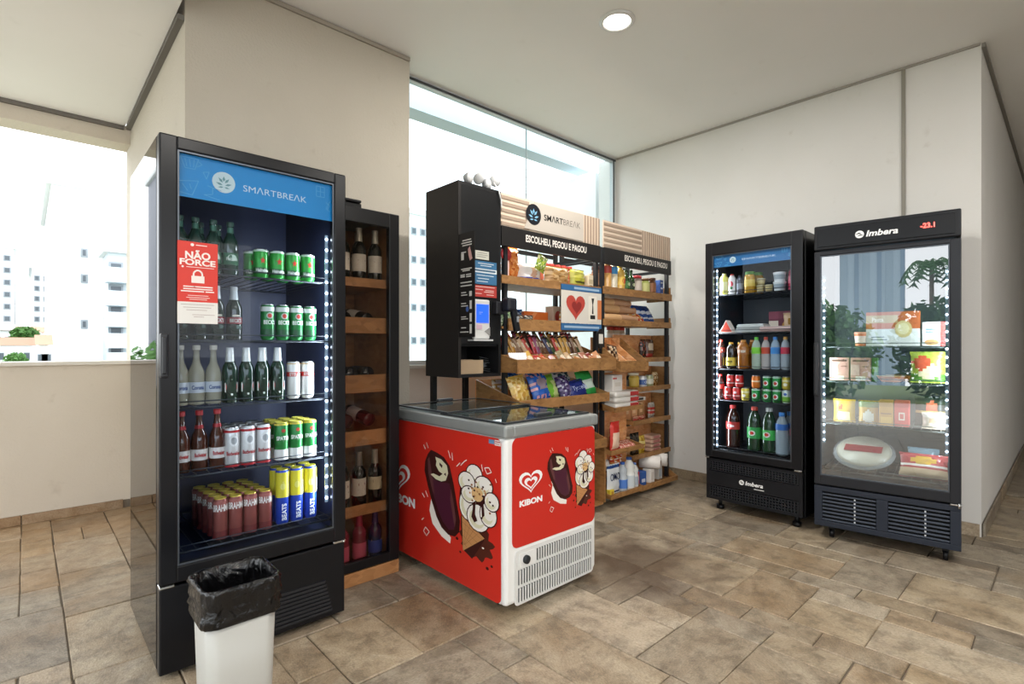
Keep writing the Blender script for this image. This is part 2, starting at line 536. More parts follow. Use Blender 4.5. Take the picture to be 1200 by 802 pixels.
def block(name, label, x0, y0, x1, y1, z1, wall, rows, cols, facing='y', win_h=1.3, win_w=1.2, z0=-9, dark=None, balcony=False):
    t = thing(name, label, 'building', ((x0 + x1) / 2, (y0 + y1) / 2, z0))
    cx, cy = t.location.x, t.location.y
    part('walls', MB().box(x0 - cx, y0 - cy, 0, x1 - cx, y1 - cy, z1 - z0), wall, t)
    part('roof', MB().box(x0 - cx - .2, y0 - cy - .2, z1 - z0 + .001, x1 - cx + .2, y1 - cy + .2, z1 - z0 + .35), C('d9dcdc', .7), t)
    for r in rows:
        for c in cols:
            f = part('window', MB().box(c - cx - win_w / 2, y0 - cy - .06, r - z0 - win_h / 2, c - cx + win_w / 2, y0 - cy - .01, r - z0 + win_h / 2), C('8a9299', .4), t)
            part('pane', MB().box(c - cx - win_w / 2 + .08, y0 - cy - .075, r - z0 - win_h / 2 + .08, c - cx + win_w / 2 - .08, y0 - cy - .061, r - z0 + win_h / 2 - .08), dark or C('4a545c', .2), f)
            if balcony:
                part('balcony', MB().box(c - cx - win_w * .8, y0 - cy - .9, r - z0 - win_h / 2 - .35, c - cx + win_w * .8, y0 - cy - .08, r - z0 - win_h / 2 + .35), C('b9c4cc', .6), t)
    return t
block('apartment_building', 'tall white apartment block with a blank side, nearest beyond the parapet', .92, 34, 3.9, 46, 9.2, WHITE_EXT,
      [6.0, 4.7, 2.4], [2.17], win_h=.45, win_w=.28)
t = block('balcony_building', 'slim grey apartment block with stacked balconies at the edge of the stucco column', 2.9, 31.5, 4.4, 33.6, 5.8, C('b8c2c8', .8),
      [5.0, 3.9, 2.9, 1.9, 1.0], [3.2], win_h=.7, win_w=.55, balcony=True)
block('tower', 'pale far tower with rows of windows at the frame edge, over the houses', -2.6, 60, -.7, 70, 9.4, WHITE_EXT, [8.6, 7.6, 6.6, 5.6, 4.6, 3.6], [-1.9, -1.1], win_h=.5, win_w=.45)
block('tower', 'pale far tower with rows of windows between the frame edge and the blank white block', .4, 62, 2.0, 72, 8.2, WHITE_EXT, [7.3, 6.4, 5.5, 4.6, 3.7, 2.8], [.75, 1.35], win_h=.5, win_w=.4)
block('apartment_building', 'white apartment block with small windows, seen through the shop window beside the kiosk', 16, 30, 20.6, 42, 10.1, WHITE_EXT,
      [9.0, 7.1, 5.6, 3.9, 1.7], [18.95, 19.65], win_h=.5, win_w=.42)
block('tower', 'grey tower beyond the balcony, mirrored in the glossy fridge side', -9, 42, -6.4, 50, 14, C('8f929c', .7), [11, 8, 5, 2], [-8.3, -7.2], win_h=.9, win_w=.6)
gt = block('glass_tower', 'blue-grey glazed tower mirrored in the white-lit freezer door', -64, -3.4, -61, 2.3, 42, C('a9bccc', .3), [], [])
for k in range(6):
    part('glazing', MB().box(1.51, -3.0 + k * 1.02, .5, 1.56, -2.6 + k * 1.02 + (.3 if k % 2 else 0), 50), C(('8298ae', '9aaebf')[k % 2], .2), gt)
def house(x, y, wd, z, label, roofc):
    t = thing('house', label, 'house', (x, y, -9))
    part('walls', MB().box(-wd / 2, 0, 0, wd / 2, 3, z + 9), WHITE_EXT, t)
    part('roof', MB().prism([(-.2, 0), (3.2, 0), (1.5, .45)], lambda u, v, tt: (tt, u, z + 9.005 + v), -wd / 2 - .15, wd / 2 + .15), roofc, t)
    for k in (-.3, .05, .35):
        f = part('window', MB().box(k * wd - .13, -.06, z + 8.2, k * wd + .13, -.005, z + 8.6), C('8a9299', .4), t)
        part('pane', MB().box(k * wd - .1, -.075, z + 8.23, k * wd + .1, -.061, z + 8.57), C('4a545c', .2), f)
RT = C('b98a72', .8); RT2 = C('a9a09a', .8)
house(-1.35, 46, 1.5, 2.3, 'white house with a yellowish gable under the far tower at the frame edge', RT2)
house(-.5, 40, 1.6, 1.35, 'low white house with a tiled roof, nearest the frame edge below the dark tree', RT)
house(.6, 30.5, .3, 1.35, 'small white house with a tiled roof beside the blank apartment block', RT)
house(.05, 52.5, 1.7, 2.35, 'white house half hidden behind the dark tree, beneath the far towers', RT)
# planting: every tree has its trunk and a crown of leaf clumps
LEAF = C('4e7a38', .7); LEAF2 = C('3d6632', .7); BARK = C('6b5a48', .9)
def crown(mb, c, rx, ry, rz, n, s, rnd):
    for _ in range(n):
        th, ph = rnd.uniform(0, 2 * PI), math.acos(rnd.uniform(-1, 1)); q = rnd.uniform(.55, 1.05)
        p = Vector((c[0] + rx * q * math.sin(ph) * math.cos(th), c[1] + ry * q * math.sin(ph) * math.sin(th), c[2] + rz * q * math.cos(ph)))
        a = Vector((rnd.uniform(-1, 1), rnd.uniform(-1, 1), rnd.uniform(-1, 1))).normalized(); b = a.orthogonal().normalized()
        k = s * rnd.uniform(.6, 1.3)
        mb.poly([p + a * k, p + b * k * .5, p - a * k, p - b * k * .5])
def tree(x, y, z0, top, r, label, n=900, s=.16, lm=LEAF):
    t = thing('tree', label, 'tree', (x, y, z0)); rnd = random.Random(int(x * 100) + 5)
    H = top - z0
    part('trunk', MB().cyl((0, 0, 0), (0, 0, H - r), .12, 8, r2=.06), BARK, t)
    m = MB(); crown(m, (0, 0, H - r), r * 1.3, r * 1.2, r, n, s, rnd)
    f = part('foliage', m, lm, t); f['kind'] = 'stuff'
tree(-.02, 44.5, -9, 2.5, .5, 'dark leafy tree among the small houses beyond the parapet')
tree(-.35, 36, -9, .95, .34, 'low round tree just above the parapet sill', 600, .1)
tree(-3.6, 26, -9, 1.4, 1.9, 'broad tree below the parapet, mirrored low in the glossy fridge side', 1500, .2)
rnd = random.Random(4)
for i, yy in enumerate((-6.2, -3.6, -1.0, 1.6, 4.2, 6.8)):
    t = thing('hedge', 'clipped green hedge shrub, %s along the garden edge from the street end' % ('first', 'second', 'third', 'fourth', 'fifth', 'sixth')[i], 'hedge', (-8.5 + rnd.uniform(-.4, .4), yy, -.05), 0, 'hedge shrubs in the garden')
    m = MB(); hh = rnd.uniform(2.25, 2.6)
    crown(m, (0, 0, hh / 2), .9, 1.2, hh / 2, 1500, .12, rnd); crown(m, (0, 0, hh / 2), .55, .95, hh / 2 * .8, 500, .2, rnd)
    f = part('foliage', m, LEAF if i % 2 else LEAF2, t); f['kind'] = 'stuff'
    part('stem', MB().cyl((0, 0, 0), (0, 0, .7), .07, 7), BARK, t)
t = thing('palm_tree', 'palm with drooping fronds in the garden, mirrored in the freezer door', 'palm', (-11.2, -.9, -.05))
part('trunk', MB().cyl((0, 0, 0), (0, 0, 3.5), .07, 9, r2=.05), BARK, t)
for k in range(13):
    a = k * 2 * PI / 13; m = MB(); L = .6 + .3 * ((k * 7) % 5) / 5
    pts = [(L * s * math.cos(a), L * s * math.sin(a), 3.5 + .4 * math.sin(s * 2.6) - (.4 + .12 * (k % 3)) * s * s) for s in [i / 6 for i in range(7)]]
    m.tube(pts, .015, 5)
    for (p, q) in zip(pts[1:], pts[2:]):
        P_, Q_ = Vector(p), Vector(q); sd = (Q_ - P_).cross(Vector((0, 0, 1))).normalized()
        for sg in (-1, 1):
            for f in (0, .5):
                b0 = P_.lerp(Q_, f); m.poly([b0, b0 + (Q_ - P_) * .35, b0 + sd * sg * .22 + Vector((0, 0, -.1)) + (Q_ - P_) * .4])
    part('frond', m, LEAF2, t)

# ------------------------------------------------------------------ ceiling downlights: one in view, two added out of view to brighten the room
def downlight(x, y, label):
    t = thing('downlight', label, 'ceiling light', (x, y, H1), 0, 'ceiling downlights')
    part('rim', MB().lathe([(.082, -.001), (.108, -.001), (.108, -.008), (.09, -.016), (.082, -.012), (.082, -.001)], 32), C('dcdcda', .3), t)
    part('diffuser', MB().lathe([(0, -.006), (.08, -.006), (.08, -.002), (0, -.002)], 32), C('fff8ee', .5, emit=6), t)
    la = bpy.data.lights.new('downlight_lamp', 'AREA'); la.shape = 'DISK'; la.size = .15; la.energy = 30; la.color = (1, .96, .9)
    la.spread = PI
    lo = bpy.data.objects.new('downlight_lamp', la); lo.location = (0, 0, -.02); lo.parent = t; COL.objects.link(lo)
downlight(2.651, 1.906, 'round white recessed ceiling light glowing above the red ice cream freezer')
downlight(2.651, -1.2, 'unseen recessed ceiling light added behind the camera to brighten the room')
downlight(.95, -.6, 'unseen recessed ceiling light added overhead of the camera to brighten the room')
# ================================================================== DISPLAY FRIDGES
def emblem(mb, u, v, r, fn, fg=1, bg=0, scale=1):
    """leafy sprig in a disc"""
    mb.disc(u, v, r, r, fn, 26, bg)
    def leaf(a, d, L, wd):
        c, s = math.cos(a), math.sin(a)
        pts = [(0, 0), (L * .45, wd), (L, 0), (L * .45, -wd)]
        return [(u + d[0] * r + (x * c - y * s) * r, v + d[1] * r + (x * s + y * c) * r) for x, y in pts]
    f2 = lambda a, b: (lambda p: (p[0], p[1] - .0006, p[2]))(fn(a, b))
    for a, d, L, wd in ((PI / 2, (0, .08), .5, .13), (PI / 2 - .7, (.08, -.05), .6, .12), (PI / 2 + .7, (-.08, -.05), .6, .12),
                        (PI / 2 - 1.25, (.1, -.28), .62, .11), (PI / 2 + 1.25, (-.1, -.28), .62, .11), (-.15, (.02, -.45), .5, .08), (PI + .15, (-.02, -.45), .5, .08)):
        mb.poly(leaf(a, d, L, wd), f2, fg)

def shelf_rack(W, D, z, m=.035, n=15):
    s = MB()
    s.cyl((m, .061, z - .005), (W - m, .061, z - .005), .0045, 6).cyl((m, D - .09, z - .005), (W - m, D - .09, z - .005), .0045, 6)
    s.cyl((m, .061, z + .02), (W - m, .061, z + .02), .0025, 5)
    for i in range(n):
        x = m + .01 + (W - 2 * m - .02) * i / (n - 1)
        s.box(x - .002, .063, z - .003, x + .002, D - .09, z)
    for x in (m + .002, W - m - .002):
        s.box(x - .002, .059, z - .006, x + .002, .064, z + .022)
    return s

def cooler(name, label, loc, rz, W, H, D, dz0, dz1, ml, mr, mt, mb, shell, frame, liner, leds, ledz, shelves, shelfm, glassm, handle, lamp, base_z=.03, watt=5):
    t = thing(name, label, 'fridge', loc, rz)
    y0 = .055
    for xa, xb in ((0, .022), (W - .022, W)):
        part('side_panel', MB().rbox(xa, y0, base_z, xb, D, H, .004), shell, t)
    part('back_panel', MB().box(.023, D - .03, base_z, W - .023, D, H), shell, t)
    part('roof_panel', MB().box(.023, y0, H - .03, W - .023, D - .031, H), shell, t)
    part('base_panel', MB().box(.023, y0 + .04, base_z, W - .023, D - .031, dz0 + mb - .035), shell, t)
    zi0, zi1 = dz0 + mb - .03, min(H - .035, dz1 - mt + .09)
    li = MB().box(.024, y0 + .002, zi0, .03, D - .035, zi1).box(W - .03, y0 + .002, zi0, W - .024, D - .035, zi1)
    li.box(.03, D - .04, zi0, W - .03, D - .035, zi1).box(.03, y0 + .002, zi0 - .004, W - .03, D - .035, zi0).box(.03, y0 + .002, zi1, W - .03, D - .035, zi1 + .004)
    part('liner', li, liner, t)
    d = MB()
    d.rbox(0, 0, dz0, ml, .05, dz1, .006).rbox(W - mr, 0, dz0, W, .05, dz1, .006)
    d.rbox(ml - .004, 0, dz1 - mt, W - mr + .004, .05, dz1, .006).rbox(ml - .004, 0, dz0, W - mr + .004, .05, dz0 + mb, .006)
    door = part('door', d, frame, t)
    part('glass_pane', MB().box(ml, .012, dz0 + mb, W - mr, .018, dz1 - mt), glassm, door)
    gk = MB()
    a, b, c, e = ml, W - mr, dz0 + mb, dz1 - mt
    gk.box(a, .006, c, a + .006, .0115, e).box(b - .006, .006, c, b, .0115, e).box(a + .006, .006, c, b - .006, .0115, c + .006).box(a + .006, .006, e - .006, b - .006, .0115, e)
    part('glazing_bead', gk, C('5a6068', .35, .6), door)
    if handle:
        hx, h0, h1 = handle
        hm = MB().rbox(hx, -.03, h0, hx + .028, -.001, h1, .008)
        hm.rbox(hx + .004, -.04, h0 + .015, hx + .02, -.028, h1 - .015, .005)
        part('handle', hm, C('2a2b2f', .3), door)
    for z in shelves:
        part('shelf', shelf_rack(W, D, z), shelfm, t)
    for sx in leds:
        x = ml + .012 if sx < 0 else W - mr - .012
        s = part('led_strip', MB().box(x - .007, .058, ledz[0], x + .007, .062, ledz[1]), C('9fb0c0', .4), t)
        m = MB(); z = ledz[0] + .02
        while z < ledz[1]:
            m.lathe([(0, .006), (.0042, .004), (.006, 0), (.0042, -.004), (0, -.006)], 6, (x, .0565, z)); z += .05
        q = part('led', m, LED, s, 'row of white light points'); q['kind'] = 'stuff'
        la = bpy.data.lights.new('led_lamp', 'AREA'); la.shape = 'RECTANGLE'; la.size = .02; la.size_y = ledz[1] - ledz[0]; la.energy = watt; la.color = (.9, .96, 1)
        lo = bpy.data.objects.new('led_lamp', la); lo.parent = t
        lo.location = (x + (.0 if sx < 0 else 0), .066, (ledz[0] + ledz[1]) / 2)
        # faces into the cabinet, angled to the middle
        v = Vector((-sx * .75, .66, 0)).normalized()
        zx = Vector((0, 0, 1)); yy = zx; xx = yy.cross(-v).normalized()
        M = Matrix((xx, yy, -v)).transposed()
        lo.rotation_euler = M.to_euler()
        COL.objects.link(lo)
    return t, door

def banner(t, W, ml, mr, z0, z1, y=.024, txt='d8e9f2', wash=BLUE, dim=1):
    b = part('banner', MB().box(ml - .004, y, z0, W - mr + .004, y + .004, z1), wash, t)
    w_, h_ = W - ml - mr, z1 - z0
    fn = front(y - .001, ml, z0)
    m = MB()
    emblem(m, w_ * .265, h_ * .5, h_ * .255, fn, 1, 0)
    part('emblem', m, [C('d8e6e6', .5), C('6f9a9c', .5)], b)
    part('lettering', text(MB(), 'SM\u039BRTBRE\u039BK', w_ * .595, h_ * .46, w_ * .425, h_ * .165, fn, .0), C(txt, .5), b)
    m = MB()   # line drawings: cup, slice, croissant, pack
    def ln(pts, wd=.0026): m.stroke([(w_ * x, h_ * y_) for x, y_ in pts], wd, fn)
    ln([(.02, .93), (.045, .68), (.1, .68), (.12, .93), (.02, .93)]); ln([(.045, .9), (.055, .72)]); ln([(.07, .9), (.075, .72)]); ln([(.095, .9), (.092, .72)]); ln([(.12, .88), (.14, .82), (.11, .74)])
    ln([(.01, .35), (.12, .42), (.085, .06), (.01, .1)]); ln([(.03, .3), (.06, .15)]); ln([(.07, .32), (.08, .2)])
    ln([(.17, .35), (.2, .32), (.2, .16), (.15, .12), (.24, .05)]); ln([(.2, .32), (.25, .28)]); ln([(.145, .65), (.18, .68), (.165, .5), (.145, .65)])
    ln([(.88, .9), (.94, .9), (.94, .62), (.88, .62), (.88, .9)]); ln([(.88, .76), (.94, .76)]); ln([(.91, .9), (.91, .62)])
    ln([(.95, .5), (.98, .42), (.96, .3), (.985, .25)]); ln([(.95, .3), (.985, .55)])
    part('doodles', m, C('5fb2e0', .5), b)
    return b

# ---- tall glossy fridge beside the column
F1W = .73
f1, d1 = cooler('display_fridge', 'tall glossy black drinks fridge with blue banner, behind the bag-lined bin', (.362, 2.308, 0), 0, F1W, 2.05, .72,
            .358, 2.05, .06, .056, .05, .062, GLOSS, SATIN, LINER, (1,), (.53, 1.77), (1.55, 1.28, 1.015, .745, .452), C('3f454e', .35, .6), GLASS, (.0, 1.135, 1.303), 1, watt=6.5)
banner(f1, F1W, .06, .056, 1.83, 1.995)
lp = part('lower_panel', MB().rbox(.002, .008, .02, F1W - .002, .09, .345, .006), SATIN, f1)
m = MB()
for i in range(9):
    m.box(.34 + i * .004, .002, .045 + i * .017, .665 - i * .004, .0075, .056 + i * .017)
part('vent_grille', m, C('2b2c30', .35), lp)
part('hinge', MB().rbox(F1W - .06, .0, .346, F1W, .04, .357, .003).cyl((F1W - .012, -.008, .351), (F1W - .012, .0, .351), .006, 8), CHROME, f1)
part('hinge', MB().rbox(0, .0, .346, .05, .04, .357, .003), CHROME, f1)
nt_ = part('notice', MB().box(.058, .003, 1.341, .196, .0055, 1.656), C('d8301f', .45), f1, 'red and white notice')
fn = front(.0025, .058, 1.341)
m = MB().poly([(.0, .0), (.138, .0), (.138, .083), (.0, .083)], fn, 0)
part('white_band', m, C('e6e4e0', .5), nt_)
fn = front(.0018, .058, 1.341)
m = MB()
text(m, 'N\u00c3O', .069, .266, .086, .036, fn, .035); text(m, 'FORCE', .069, .236, .122, .024, fn, .035)
m.disc(.05, .303, .006, .006, fn); m.stroke([(.062, .303), (.1, .303)], .003, fn); m.disc(.018, .217, .004, .004, fn); m.stroke([(.03, .217), (.125, .217)], .002, fn)
m.poly([(.047, .157), (.091, .157), (.091, .184), (.047, .184)], fn)
m.stroke([(.054, .184), (.055, .196), (.062, .204), (.069, .206), (.076, .204), (.083, .196), (.084, .184)], .006, fn)
for a, b, c in ((.02, .06, .142), (.055, .12, .142), (.02, .12, .133), (.012, .09, .124), (.095, .125, .124), (.035, .105, .108), (.03, .11, .1), (.04, .1, .093)):
    m.stroke([(a, c), (b, c)], .0045 if c > .12 else .002, fn)
part('lettering', m, C('f6e9e4', .5), nt_)
m = MB()
for c, a, b in ((.073, .012, .126), (.062, .02, .115), (.052, .03, .1), (.034, .05, .128), (.026, .055, .09)): m.stroke([(a, c), (b, c)], .0016, fn)
part('small_print', m, C('a08a86', .6), nt_)

# ---- black fridge against the right-hand wall
F2W = .70
f2, d2 = cooler('display_fridge', 'black soft drink fridge with blue banner and perforated base, against the right-hand wall', (3.88, 1.96, 0), -PI / 2, F2W, 2.055, .66,
            .405, 2.055, .056, .075, .1, .05, SATIN, C('18181b', .28), C('20252b', .5), (-1,), (.47, 1.86), (1.655, 1.36, 1.085, .845, .463), C('2a2d31', .35, .5), GLASS, None, 1, base_z=.07, watt=5.5)
banner(f2, F2W, .056, .075, 1.862, 1.955, wash=C('2a72aa', .4))
bs = MB()   # perforated base: bars round square holes
bx0, bx1, bz0, bz1 = .004, F2W - .004, .075, .39
bs.rbox(bx0, .03, bz0, bx1, .1, bz1, .004)
lp = part('base_grille', bs, C('17181b', .4), f2)
for za, zb in ((.30, .375), (.095, .185)):
    m = MB()
    nr = 4; pitch = .021
    z = za
    for r in range(nr + 1):
        m.box(.03, .012, z, F2W - .03, .0295, z + .0085); z += (zb - za - .0085) / nr
    x = .03
    while x < F2W - .035:
        m.box(x, .0125, za, x + .0085, .0295, zb); x += pitch
    part('lattice', m, C('222428', .35), lp)
fascia = MB().box(.02, .01, .19, F2W - .02, .0295, .295).box(.005, .012, .078, .029, .0295, .388).box(F2W - .029, .012, .078, F2W - .005, .0295, .388).box(.03, .012, .376, F2W - .03, .0295, .388).box(.03, .012, .078, F2W - .03, .0295, .094)
part('fascia', fascia, C('1a1b1f', .35), lp)
def imbera(mb, u, v, h, fn):
    r = h * .62
    mb.disc(u - h * 2.2, v, r, r, fn, 20, 0)
    f2_ = lambda a, b: (lambda p: (p[0], p[1] - .0006, p[2]))(fn(a, b))
    mb.poly([(u - h * 2.2 - r, v + .02 * h), (u - h * 2.2 - .1 * r, v + .3 * h), (u - h * 2.2 + r * .6, v + .02 * h), (u - h * 2.2 - .1 * r, v + .08 * h)], f2_, 1)
    mb.poly([(u - h * 2.2 - r * .6, v - .28 * h), (u - h * 2.2 + .2 * r, v - .02 * h), (u - h * 2.2 + r, v - .2 * h), (u - h * 2.2 + .2 * r, v - .22 * h)], f2_, 1)
    text(mb, 'Imbera', u + h * .9, v, h * 4.2, h, fn, .03, 0, .25)
    return mb
m = imbera(MB(), .345, .245, .03, front(.009)); m.stroke([(.37, .213), (.44, .213)], .005, front(.009))
part('lettering', m, [INKW, C('17181b', .4)], f2)
for x in (.09, F2W - .06):
    for yy in (.07, .58):
        part('foot', MB().cyl((x, yy, 0), (x, yy, .03), .028, 12).cyl((x, yy, .03), (x, yy, .0745), .014, 8), BLACK, f2)
part('hinge', MB().rbox(F2W - .055, -.004, .392, F2W - .006, .03, .404, .003).cyl((F2W - .02, -.008, .398), (F2W - .02, .0, .398), .007, 8), CHROME, f2)
part('hinge', MB().rbox(.002, -.002, .392, .03, .03, .404, .003), CHROME, f2)

# ---- freezer cabinet nearest the wall end
F3W, F3rz = .735, math.atan2(-.723, .088)
f3, d3 = cooler('display_freezer', 'black upright freezer with bright door lights and slatted base, at the wall end', (3.795, 1.165, 0), F3rz, F3W, 2.04, .64,
            .355, 1.872, .036, .052, .028, .062, SATIN, C('232429', .3), C('3c464c', .5), (-1, 1), (.62, 1.72), (1.255, 1.03, .755, .45), C('56605f', .35, .4), GLASSC, (.002, .93, 1.28), 1, base_z=.07, watt=5)
hd = part('header', MB().rbox(0, 0, 1.882, F3W, .052, 2.04, .008), C('1d1e22', .35), f3)
part('header_panel', MB().rbox(.02, -.006, 1.9, F3W - .025, -.0005, 2.02, .003), C('141519', .3), hd)
part('lettering', imbera(MB(), .335, 1.955, .038, front(-.0075)), [INKW, C('17181b', .4)], hd)
m = MB(); text(m, '-23.1', .585, 1.963, .066, .03, front(-.0075), .03)
part('temperature_display', m, C('ff5a50', .4, emit=2.5), hd, 'glowing red temperature digits')
lp = MB().rbox(.0, .006, .085, F3W, .03, .12, .003).rbox(0, .006, .31, F3W, .03, .345, .003)
lp.rbox(.0, .006, .12, .045, .03, .31, .003).rbox(F3W - .05, .006, .12, F3W, .03, .31, .003).rbox(.335, .006, .12, .395, .03, .31, .003)
lp = part('base_grille', lp, C('262b36', .4), f3)
part('gap_shade', MB().box(.005, .05, .085, F3W - .005, .055, .345), C('08090b', .7), lp)  # black sheet standing in for the shade between the slats
for xa, xb in ((.045, .335), (.395, F3W - .05)):
    for k in range(8):
        z = .124 + k * .0235
        part('slat', MB().rbox(xa, .012, z, xb, .026, z + .0105, .002), C('3b424f', .35), lp)
    m = MB()
    for k in range(7): m.box((xa + xb) / 2 + .03, .009, .1365 + k * .0235, (xa + xb) / 2 + .038, .0119, .1455 + k * .0235)
    part('clip_row', m, C('c8ccd2', .3), lp)
for x in (.09, F3W - .07):
    for yy in (.08, .56):
        cs = part('caster', MB().cyl((x - .012, yy, .03), (x + .012, yy, .03), .03, 14).box(x - .016, yy - .012, .045, x + .016, yy + .012, .0845), BLACK, f3)
part('hinge', MB().rbox(F3W - .05, -.006, .345, F3W + .004, .03, .3545, .003).cyl((F3W - .01, -.012, .335), (F3W - .01, -.012, .362), .006, 8), CHROME, f3)
# ================================================================== PRODUCT KITS (meshes shared by every copy)
def can_kit(r, h, body, band=None, txt=None, ink='f0f0ee', bz=(.0, .0), tz=.5, tw=.9, th=.16, rim=CAP_AL, vertical=False, art=None):
    b = MB().lathe([(0, .004), (r * .7, .0), (r * .82, .003), (r, .012), (r, h - .014), (r * .84, h - .004)], 16)
    kit = [b.mesh('can', C(body, .3, .25), True)]
    kit.append(('lid', MB().lathe([(r * .84, h - .004), (r * .86, h), (r * .8, h - .001), (r * .76, h - .005), (0, h - .005)], 16).mesh('lid', rim, True)))
    if band:
        m = MB()
        for hx, a, c in band: m.lathe([(r + .0004, h * a), (r + .0004, h * c)], 16, mi=0)
        ms = []
        m = MB()
        for i, (hx, a, c) in enumerate(band):
            m.lathe([(r + .0004 + i * .0001, h * a), (r + .0004 + i * .0001, h * c)], 16, mi=i); ms.append(C(hx, .35))
        kit.append(('band', m.mesh('band', ms, True)))
    if txt:
        m = MB()
        if vertical:
            f0 = wrap(r + .0012)
            text(m, txt, h * tz, 0, h * tw, r * th, lambda u, v: f0(-v, u), .03)
        else:
            text(m, txt, 0, h * tz, 2 * r * tw, h * th, wrap(r + .0012), .03)
        kit.append(('lettering', m.mesh('lettering', C(ink, .5))))
    if art:
        m = MB(); ms = []
        for i, (hx, pts) in enumerate(art):
            f0 = wrap(r + .001 + i * .0003)
            m.poly([(x * r, y * h) for x, y in pts], f0, i); ms.append(C(hx, .4))
        kit.append(('emblem', m.mesh('emblem', ms)))
    return kit
def star(cx, cy, s, asp=1.):
    return [(cx + s * (1 if k % 2 == 0 else .42) * math.sin(k * PI / 5), cy + asp * s * (1 if k % 2 == 0 else .42) * math.cos(k * PI / 5)) for k in range(10)]
def oval(cx, cy, a, b, n=14):
    return [(cx + a * math.cos(2 * PI * i / n), cy + b * math.sin(2 * PI * i / n)) for i in range(n)]
BEER = [(0, 0), (.9, 0), (1, .02), (1, .56), (.93, .64), (.62, .73), (.42, .8), (.38, .93), (.42, .94), (.42, .965)]
LONG = [(0, 0), (.92, 0), (1, .02), (1, .5), (.9, .58), (.5, .7), (.4, .78), (.36, .93), (.41, .94), (.41, .965)]
WINE = [(0, 0), (.94, 0), (1, .02), (1, .6), (.93, .66), (.55, .73), (.38, .78), (.36, .93), (.4, .94), (.4, .97)]
PET = [(0, 0), (.8, 0), (.96, .03), (1, .07), (.96, .14), (1, .2), (1, .55), (.95, .62), (.98, .68), (.8, .8), (.45, .9), (.4, .93)]
FAT = [(0, 0), (.92, 0), (1, .03), (1, .74), (.94, .8), (.62, .88), (.56, .9), (.56, .93)]
JUG = [(0, 0), (.93, 0), (1, .04), (1, .48), (.82, .56), (.95, .66), (.9, .76), (.5, .88), (.42, .9), (.42, .93)]
def bottle_kit(prof, r, h, liquid, cap, label=None, neck=None, capz=(.92, 1.), capr=.46, txt=None, ink='f0f0f0', art=None, body=None, n=14, twd=1.5, tht=.07):
    kit = [MB().lathe([(a * r, z * h) for a, z in prof] + [(0, prof[-1][1] * h)], n).mesh('bottle', body or C(liquid, .08, coat=.5), True)]
    kit.append(('cap', MB().lathe([(capr * r * .98, capz[0] * h), (capr * r, capz[0] * h + .002), (capr * r, capz[1] * h - .002), (capr * r * .9, capz[1] * h), (0, capz[1] * h)], n).mesh('cap', C(cap, .4), True)))
    if label:
        hx, a, c = label[:3]
        kit.append(('label', MB().lathe([(r * 1.012, h * a), (r * 1.012, h * c)], n).mesh('label', C(hx, .5), True)))
        if txt:
            kit.append(('lettering', text(MB(), txt, 0, h * (a + c) / 2, r * twd, h * tht, wrap(r * 1.012 + .001), .03).mesh('lettering', C(ink, .5))))
    if art:
        m = MB(); ms = []
        for i, (hx, pts) in enumerate(art):
            m.poly([(x * r, y * h) for x, y in pts], wrap(r * 1.012 + .0008 + i * .0003), i); ms.append(C(hx, .4))
        kit.append(('emblem', m.mesh('emblem', ms)))
    if neck:
        hx, a, c, k1, k2 = neck
        kit.append(('neck_foil', MB().lathe([(r * k1, h * a), (r * k2, h * c)], n).mesh('neck_foil', C(hx, .35, .3), True)))
    return kit
def bag_kit(wd, ht, th, cols, pat, seed=1, rough=.25, crease=.12, name='bag', seals=True, txt=None, ink='ffffff', tpos=(0, 0), tsz=(.6, .12)):
    """pillow pack standing on its lower seal, facing -Y"""
    rnd = random.Random(seed); nx, nz = 9, 11; m = MB(); S = []
    for side in (-1, 1):
        g = []
        for j in range(nz + 1):
            row = []
            for i in range(nx + 1):
                u, v = i / nx * 2 - 1, j / nz * 2 - 1
                t = th / 2 * math.sqrt(max(0, 1 - abs(u) ** 2.6)) * math.sqrt(max(0, 1 - abs(v) ** 3.2))
                if 0 < i < nx and 0 < j < nz: t *= 1 + rnd.uniform(-1, 1) * crease * 2
                x = u * wd / 2 * (1 - .07 * (1 - v * v)) + (rnd.uniform(-1, 1) * wd * .01)
                row.append(m.bm.verts.new((x, side * t, ht * (.04 + .92 * (v + 1) / 2))))
            g.append(row)
        for j in range(nz):
            for i in range(nx):
                f = m.bm.faces.new([g[j][i], g[j][i + 1], g[j + 1][i + 1], g[j + 1][i]]); f.smooth = True
                f.material_index = pat((i + .5) / nx * 2 - 1, (j + .5) / nz * 2 - 1)
    me = m.mesh(name, [C(c, rough) for c in cols])
    kit = [me]
    if seals:
        for z0, z1 in ((0, ht * .05), (ht * .95, ht)):
            s = MB(); nn = 10
            for k in range(nn):
                xa, xb = -wd / 2 + wd * k / nn, -wd / 2 + wd * (k + 1) / nn
                o = .002 if k % 2 else -.002
                s._q([(xa, o, z0), (xb, -o, z0), (xb, -o, z1), (xa, o, z1)], [(0, 1, 2, 3)])
            kit.append(('seal', s.mesh('seal', C(cols[0], rough))))
    if txt:
        kit.append(('lettering', text(MB(), txt, tpos[0] * wd / 2, ht * (.5 + tpos[1] / 2), wd * tsz[0], ht * tsz[1], front(-th * .56), .015).mesh('lettering', C(ink, .5))))
    return kit
